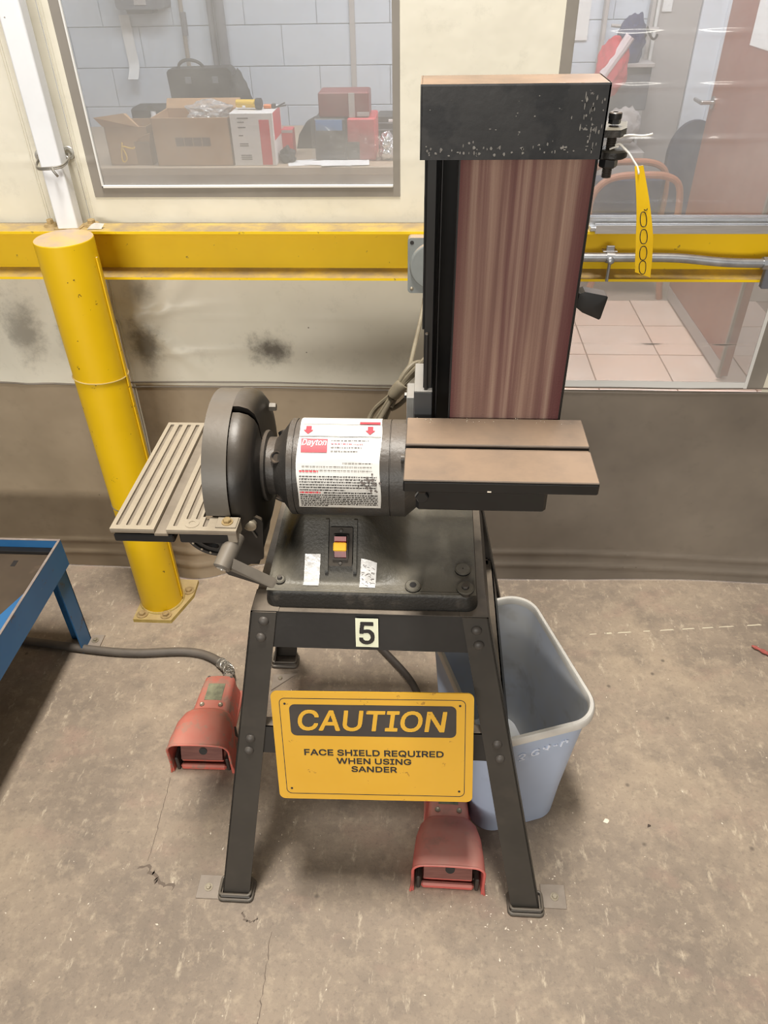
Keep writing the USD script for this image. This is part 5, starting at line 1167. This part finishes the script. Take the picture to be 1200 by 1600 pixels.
mm = blob((-0.975, 4.20, 0.90), 0.075, 9, (0.8, 0.8, 2.1), 0.3); mm.vertices[:, 2] = np.maximum(mm.vertices[:, 2], DZ)
part(p, 'bag_body', mm, 'bag_black')
p = thing('black_tray', 'flat black tray left of the tool case', 'tray', (-1.43, 4.2, DZ))
part(p, 'tray_body', box(-1.53, -1.27, 4.12, 4.27, DZ, 0.915, 0.01), 'bag_black')
p = thing('drink_pack', 'black, blue and red drink cartons wrapped together in clear plastic on the desk', 'drink cartons', (-0.40, 3.84, DZ))
def drink_carton(p, x0, x1, y0, y1, z0, z1, mat, pm, patches, name):
    b = part(p, name, box(x0, x1, y0, y1, z0, z1, 0.006), mat)
    for a0, a1, b0, b1 in patches:
        part(b, 'print_patch', box(x0 + a0 * (x1 - x0), x0 + a1 * (x1 - x0), y0 - 0.0012, y0 + 0.002, z0 + b0 * (z1 - z0), z0 + b1 * (z1 - z0), 0.0005), pm)
drink_carton(p, -0.545, -0.400, 3.735, 3.95, DZ, 0.925, 'carton_black', 'carton_blue', [(0.06, 0.9, 0.72, 0.97)], 'carton')
drink_carton(p, -0.392, -0.262, 3.735, 3.95, DZ, 0.925, 'carton_red', 'carton_black', [(0.0, 0.42, 0.04, 0.45)], 'carton')
def wrapf(u, v):
    x = -0.558 + 0.318 * u; z = DZ + 0.004 + 0.176 * v
    q = np.stack([x * 14, z * 14, x * 0], -1)
    return np.stack([x, 3.727 - 0.016 * (meshkit.fbm(q, 3, 2) - 0.3) - 0.008 * np.abs(meshkit.noise(q * 2.3, 5) - 0.5), z], -1)
part(p, 'plastic_wrap', grid(wrapf, 0, 1, 0, 1, 50, 30), 'thin_plastic')
p = thing('drink_carton', 'maroon drink carton lying on top of the plastic wrapped cartons', 'drink carton', (-0.40, 3.82, 0.926))
drink_carton(p, -0.520, -0.290, 3.75, 3.90, 0.926, 1.028, 'carton_maroon', 'panel_grey', [(0.60, 0.72, 0.0, 0.97), (0.76, 1.0, 0.05, 0.22)], 'body')
p = thing('paper_stack', 'loose white papers lying in front of the drink cartons on the desk', 'papers', (-0.45, 3.68, DZ))
for k, (cx, cy, a) in enumerate(((-0.56, 3.70, 0.2), (-0.47, 3.685, -0.15), (-0.40, 3.675, 0.08))):
    part(p, 'sheet', prism(sg.box(-0.11, -0.055, 0.11, 0.055), frame((cx, cy, DZ + 0.0006 + 0.0016 * k), (math.cos(a), math.sin(a), 0), (-math.sin(a), math.cos(a), 0)), 0.0012), 'paper_white')
bag('foil_bag', 'crumpled shiny clear bag at the right end of the desk by the window frame', (-0.205, 3.76, 0.80), 0.05, 31, (0.9, 0.8, 1.15), 'foil', DZ)
p = thing('desk_phone', 'dark box-shaped device at the right end of the desk behind the shiny bag', 'device', (-0.2, 4.05, DZ))
b = part(p, 'body', box(-0.27, -0.10, 3.98, 4.12, DZ, 0.895, 0.006), 'carton_black')
part(b, 'slot', cat_(*[box(-0.265, -0.105, 3.977, 3.981, 0.80 + 0.03 * k, 0.806 + 0.03 * k, 0.0005) for k in range(3)]), 'pipe_grey')
part(b, 'light_patch', box(-0.215, -0.190, 3.977, 3.981, 0.868, 0.880, 0.0005), 'paper_white')
p = thing('headset', 'black curved object leaning behind the left side of the drink cartons', 'device', (-0.6, 4.02, DZ))
part(p, 'shell', prism([(-0.675, DZ), (-0.66, 0.81), (-0.62, 0.865), (-0.58, 0.885), (-0.54, 0.88), (-0.54, DZ)], frame((0, 4.05, 0), XX, UP), 0.05), 'bag_black')
p = thing('small_carton', 'small red and orange carton just right of the white carton', 'box', (-0.69, 3.86, DZ))
b = part(p, 'body', box(-0.715, -0.662, 3.83, 3.90, DZ, 0.865, 0.002), 'carton_red')
part(b, 'band', box(-0.7155, -0.6615, 3.829, 3.83, 0.85, 0.862, 0.0003), 'panel_grey')
p = thing('dark_clutter', 'dark crumpled cloth between the white carton and the papers', 'cloth', (-0.69, 3.72, DZ))
mm = blob((-0.672, 3.715, 0.775), 0.040, 14, (0.9, 0.9, 0.95), 0.5); mm.vertices[:, 2] = np.maximum(mm.vertices[:, 2], DZ)
part(p, 'cloth_body', mm, 'bag_black')
# on the back wall
p = thing('wall_pipe', 'thick grey pipe on the office wall, right of two, above the tool case', 'pipe', (-1.21, 4.84, 0))
part(p, 'pipe', cyl((-1.19, 4.85, 0.3), (-1.19, 4.85, 2.7), 0.028, n=20), 'pipe_grey')
part(p, 'pipe', cyl((-1.245, 4.865, 0.3), (-1.245, 4.865, 2.7), 0.017, n=16), 'pipe_grey')
p = thing('wall_pipe', 'thin tan cord pipe on the office wall, left of two, above the tool case', 'pipe', (-1.41, 4.86, 0))
part(p, 'pipe', cyl((-1.412, 4.875, 0.98), (-1.392, 4.875, 2.7), 0.012, n=12), 'pipe_tan')
part(p, 'joint', cyl((-1.405, 4.875, 1.16), (-1.402, 4.875, 1.27), 0.017, n=12), 'pipe_grey')
p = thing('wall_unit', 'dark grey box unit mounted on the office wall at the top left of the window', 'wall unit', (-1.6, 4.82, 1.27))
b = part(p, 'body', prism(rrect(-1.735, -1.465, 1.290, 1.50, 0.02), frame((0, 4.896, 0), XX, UP), 0.13), 'pipe_grey')
part(b, 'lower_part', box(-1.69, -1.545, 4.79, 4.89, 1.268, 1.292, 0.004), 'pipe_grey')
part(b, 'display', box(-1.63, -1.565, 4.762, 4.768, 1.31, 1.345, 0.001), 'panel_grey')
solo('wall_paper_sheet', grid(lambda u, v: np.stack([u + 0.03 * (1.3 - v), 4.89 - 0.10 * np.clip((1.04 - v) / 0.1, 0, 1) ** 2 - 0.003, v], -1), -1.775, -1.715, 0.955, 1.26, 4, 20, (0, 0.001, 0)), 'paper_white', 'white paper strip hanging on the office wall below the dark wall unit', 'paper')
p = thing('trunking', 'slim pale trunking running up the office wall behind the drink cartons', 'trunking', (-0.46, 4.89, 0.7))
part(p, 'channel', box(-0.475, -0.445, 4.885, 4.8965, 0.5, 2.7, 0.002), 'panel_grey')

# office: right side, seen through the big clear window
p = thing('wooden_door', 'open brown wooden door with a lever handle at the right of the clear window', 'door', (1.29, 3.5, 0))
d = part(p, 'leaf', box(1.282, 1.322, 3.03, 3.955, 0.012, 2.05, 0.002), 'door_wood', smooth=False)
part(d, 'kick_plate', box(1.2795, 1.282, 3.035, 3.95, 0.014, 0.075, 0.0004), 'kick_grey')
h = part(p, 'lever_handle', cat_(cyl((1.282, 3.905, 0.95), (1.230, 3.905, 0.95), 0.009, n=14), box(1.222, 1.236, 3.90, 4.02, 0.940, 0.957, 0.004)), 'chrome')
part(h, 'rose', cyl((1.282, 3.905, 0.95), (1.274, 3.905, 0.95), 0.026, n=24), 'chrome')
part(p, 'hinge_edge', box(1.270, 1.282, 3.015, 3.03, 0.012, 2.05, 0.001), 'frame_vinyl')
solo('door_notice', box(1.2795, 1.2818, 3.40, 3.62, 1.20, 1.55, 0.0005), 'paper_white', 'white paper notice on the brown wooden door', 'notice')
p = thing('coat_rack', 'grey wall rack with a shelf at the left inside the clear window', 'rack', (1.0, 4.8, 0))
part(p, 'shelf', box(0.90, 1.17, 4.62, 4.88, 1.008, 1.026, 0.002), 'panel_grey')
part(p, 'under_box', box(0.93, 1.165, 4.65, 4.88, 0.80, 1.008, 0.004), 'pipe_grey')
part(p, 'rail', cyl((0.93, 4.72, 1.19), (1.18, 4.72, 1.17), 0.008, n=12), 'panel_grey')
for x in (1.0, 1.06, 1.12): part(p, 'hook', tube(smooth_path([(x, 4.72, 1.18), (x + 0.01, 4.69, 1.15), (x + 0.03, 4.68, 1.13), (x + 0.05, 4.69, 1.15)], 12), 0.006, 8), 'bag_black')
part(p, 'post', box(0.905, 0.925, 4.82, 4.88, 0, 1.7, 0.002), 'panel_grey')
part(p, 'post', box(1.15, 1.17, 4.82, 4.88, 0, 1.7, 0.002), 'panel_grey')
def garment(name, label, c, sq, seed, mat, r=0.1):
    p = thing(name, label, 'jacket', c)
    part(p, 'cloth', blob(c, r, seed, sq, 0.3, 4), mat)
    return p
g_ = garment('red_jacket', 'red and pale jacket hanging on the rack inside the clear window', (0.925, 4.53, 1.02), (0.82, 0.5, 1.3), 3, 'cloth_red')
part(g_, 'sleeve', tube(smooth_path([(0.99, 4.50, 1.16), (0.94, 4.50, 1.08), (0.88, 4.50, 0.99)], 12), 0.026, 10), 'cloth_pale')
garment('navy_jacket', 'navy jacket hanging right of the red jacket', (1.03, 4.665, 1.12), (0.75, 0.42, 1.25), 8, 'cloth_navy')
p = thing('clutter_bag', 'pale grey bags heaped under the coat rack shelf', 'bag', (1.03, 4.72, 0.6))
mm = blob((1.03, 4.55, 0.74), 0.1, 17, (1.0, 0.6, 0.95), 0.4, 3)
part(p, 'bag_body', mm, 'panel_grey')
p = thing('low_cabinet', 'pale low cabinet below the coat rack', 'cabinet', (1.0, 4.7, 0))
part(p, 'body', box(0.80, 1.165, 4.5, 4.81, 0, 0.62, 0.004), 'panel_grey')
part(p, 'door', box(0.81, 0.98, 4.494, 4.5, 0.05, 0.63, 0.002), 'panel_grey')
p = thing('partition', 'grey partition with a white edge post standing behind the coat rack', 'partition', (1.4, 4.85, 0))
part(p, 'panel', box(1.185, 1.41, 4.83, 4.89, 0, 2.7, 0.002), 'panel_grey')
part(p, 'edge_post', box(1.172, 1.188, 4.80, 4.89, 0, 2.7, 0.002), 'edge_white')
p = thing('safety_sign', 'narrow red white and orange sign on the white edge post of the partition', 'sign', (1.15, 4.79, 0.76))
b = part(p, 'plate', box(1.120, 1.172, 4.790, 4.796, 0.765, 0.965, 0.001), 'paper_white')
part(b, 'red_panel', box(1.127, 1.164, 4.788, 4.791, 0.785, 0.90, 0.0005), 'carton_red')
part(b, 'orange_panel', box(1.121, 1.171, 4.788, 4.791, 0.935, 0.966, 0.0005), 'orange')
solo('notice', box(0.755, 0.840, 4.885, 4.8965, 1.11, 1.38, 0.0005), 'paper_white', 'printed white notice on the office wall above the sander hood', 'notice')
solo('notice', box(1.205, 1.255, 4.822, 4.8299, 1.24, 1.42, 0.0005), 'paper_white', 'white notice at the top of the grey partition', 'notice')
p = thing('door_frame', 'white painted door frame post left of the brown wooden door', 'door frame', (1.62, 4.8, 0))
part(p, 'jamb', box(1.413, 1.555, 4.81, 4.895, 0, 2.2, 0.003), 'trim_white')
part(p, 'jamb_stop', box(1.54, 1.57, 4.79, 4.81, 0, 2.2, 0.002), 'trim_white')
p = thing('office_chair', 'blue office chair with a tall rounded back beside the brown door', 'chair', (1.40, 4.62, 0))
def backrest(cx, cy, w, z0, z1, t, tilt=0.1):
    q = sg.Polygon([(-w / 2, 0), (w / 2, 0), (w / 2, (z1 - z0) * 0.6)] + [(w / 2 * math.cos(a), (z1 - z0) * 0.6 + (z1 - z0) * 0.4 * math.sin(a)) for a in np.linspace(0.1, PI - 0.1, 16)] + [(-w / 2, (z1 - z0) * 0.6)])
    return prism(q, frame((cx, cy, z0), XX, (0, tilt, 1)), t)
part(p, 'backrest', backrest(1.425, 4.50, 0.27, 0.34, 0.775, 0.05), 'fabric_blue')
part(p, 'seat', box(1.24, 1.60, 4.25, 4.56, 0.30, 0.37, 0.02), 'fabric_blue')
part(p, 'column', cyl((1.42, 4.5, 0.06), (1.42, 4.5, 0.30), 0.025, n=16), 'bag_black')
for k in range(5):
    a = 2 * PI * k / 5 + 0.4
    part(p, 'base_arm', hull([(1.42 + r * math.cos(a) + d * -math.sin(a), 4.5 + r * math.sin(a) + d * math.cos(a), z) for r, d, z in ((0.02, -.02, .07), (0.02, .02, .07), (0.02, 0, .12), (.2, -.015, .05), (.2, .015, .05), (.2, 0, .075))]), 'bag_black')
    part(p, 'castor', cyl((1.42 + .2 * math.cos(a) - .01, 4.5 + .2 * math.sin(a), 0.024), (1.42 + .2 * math.cos(a) + .01, 4.5 + .2 * math.sin(a), 0.024), 0.025, n=16), 'bag_black')
p = thing('armchair', 'low chair with curved wooden arms and dark blue seat in front of the office chair', 'chair', (1.03, 4.1, 0))
for y0 in (3.96, 4.24):
    fr = [(0.800, y0, 0.0), (0.800, y0, 0.46), (0.815, y0, 0.545), (0.86, y0, 0.598), (0.93, y0, 0.622), (1.05, y0, 0.628), (1.15, y0, 0.622), (1.215, y0, 0.590), (1.238, y0, 0.53), (1.245, y0, 0.38), (1.245, y0, 0.0)]
    part(p, 'arm_frame', tube(smooth_path(fr, 70), 0.017, 10), 'wood_arm')
part(p, 'seat', box(0.825, 1.220, 3.97, 4.23, 0.30, 0.39, 0.02), 'fabric_blue')
part(p, 'backrest', box(0.825, 1.220, 4.17, 4.23, 0.38, 0.57, 0.02), 'fabric_blue')
part(p, 'rail', box(0.800, 1.245, 4.225, 4.255, 0.20, 0.23, 0.004), 'wood_arm')
solo('blue_box', box(0.955, 0.995, 4.486, 4.4995, 0.53, 0.585, 0.001), 'carton_blue', 'small blue and white carton seen beside the tension bolt', 'box') if False else None
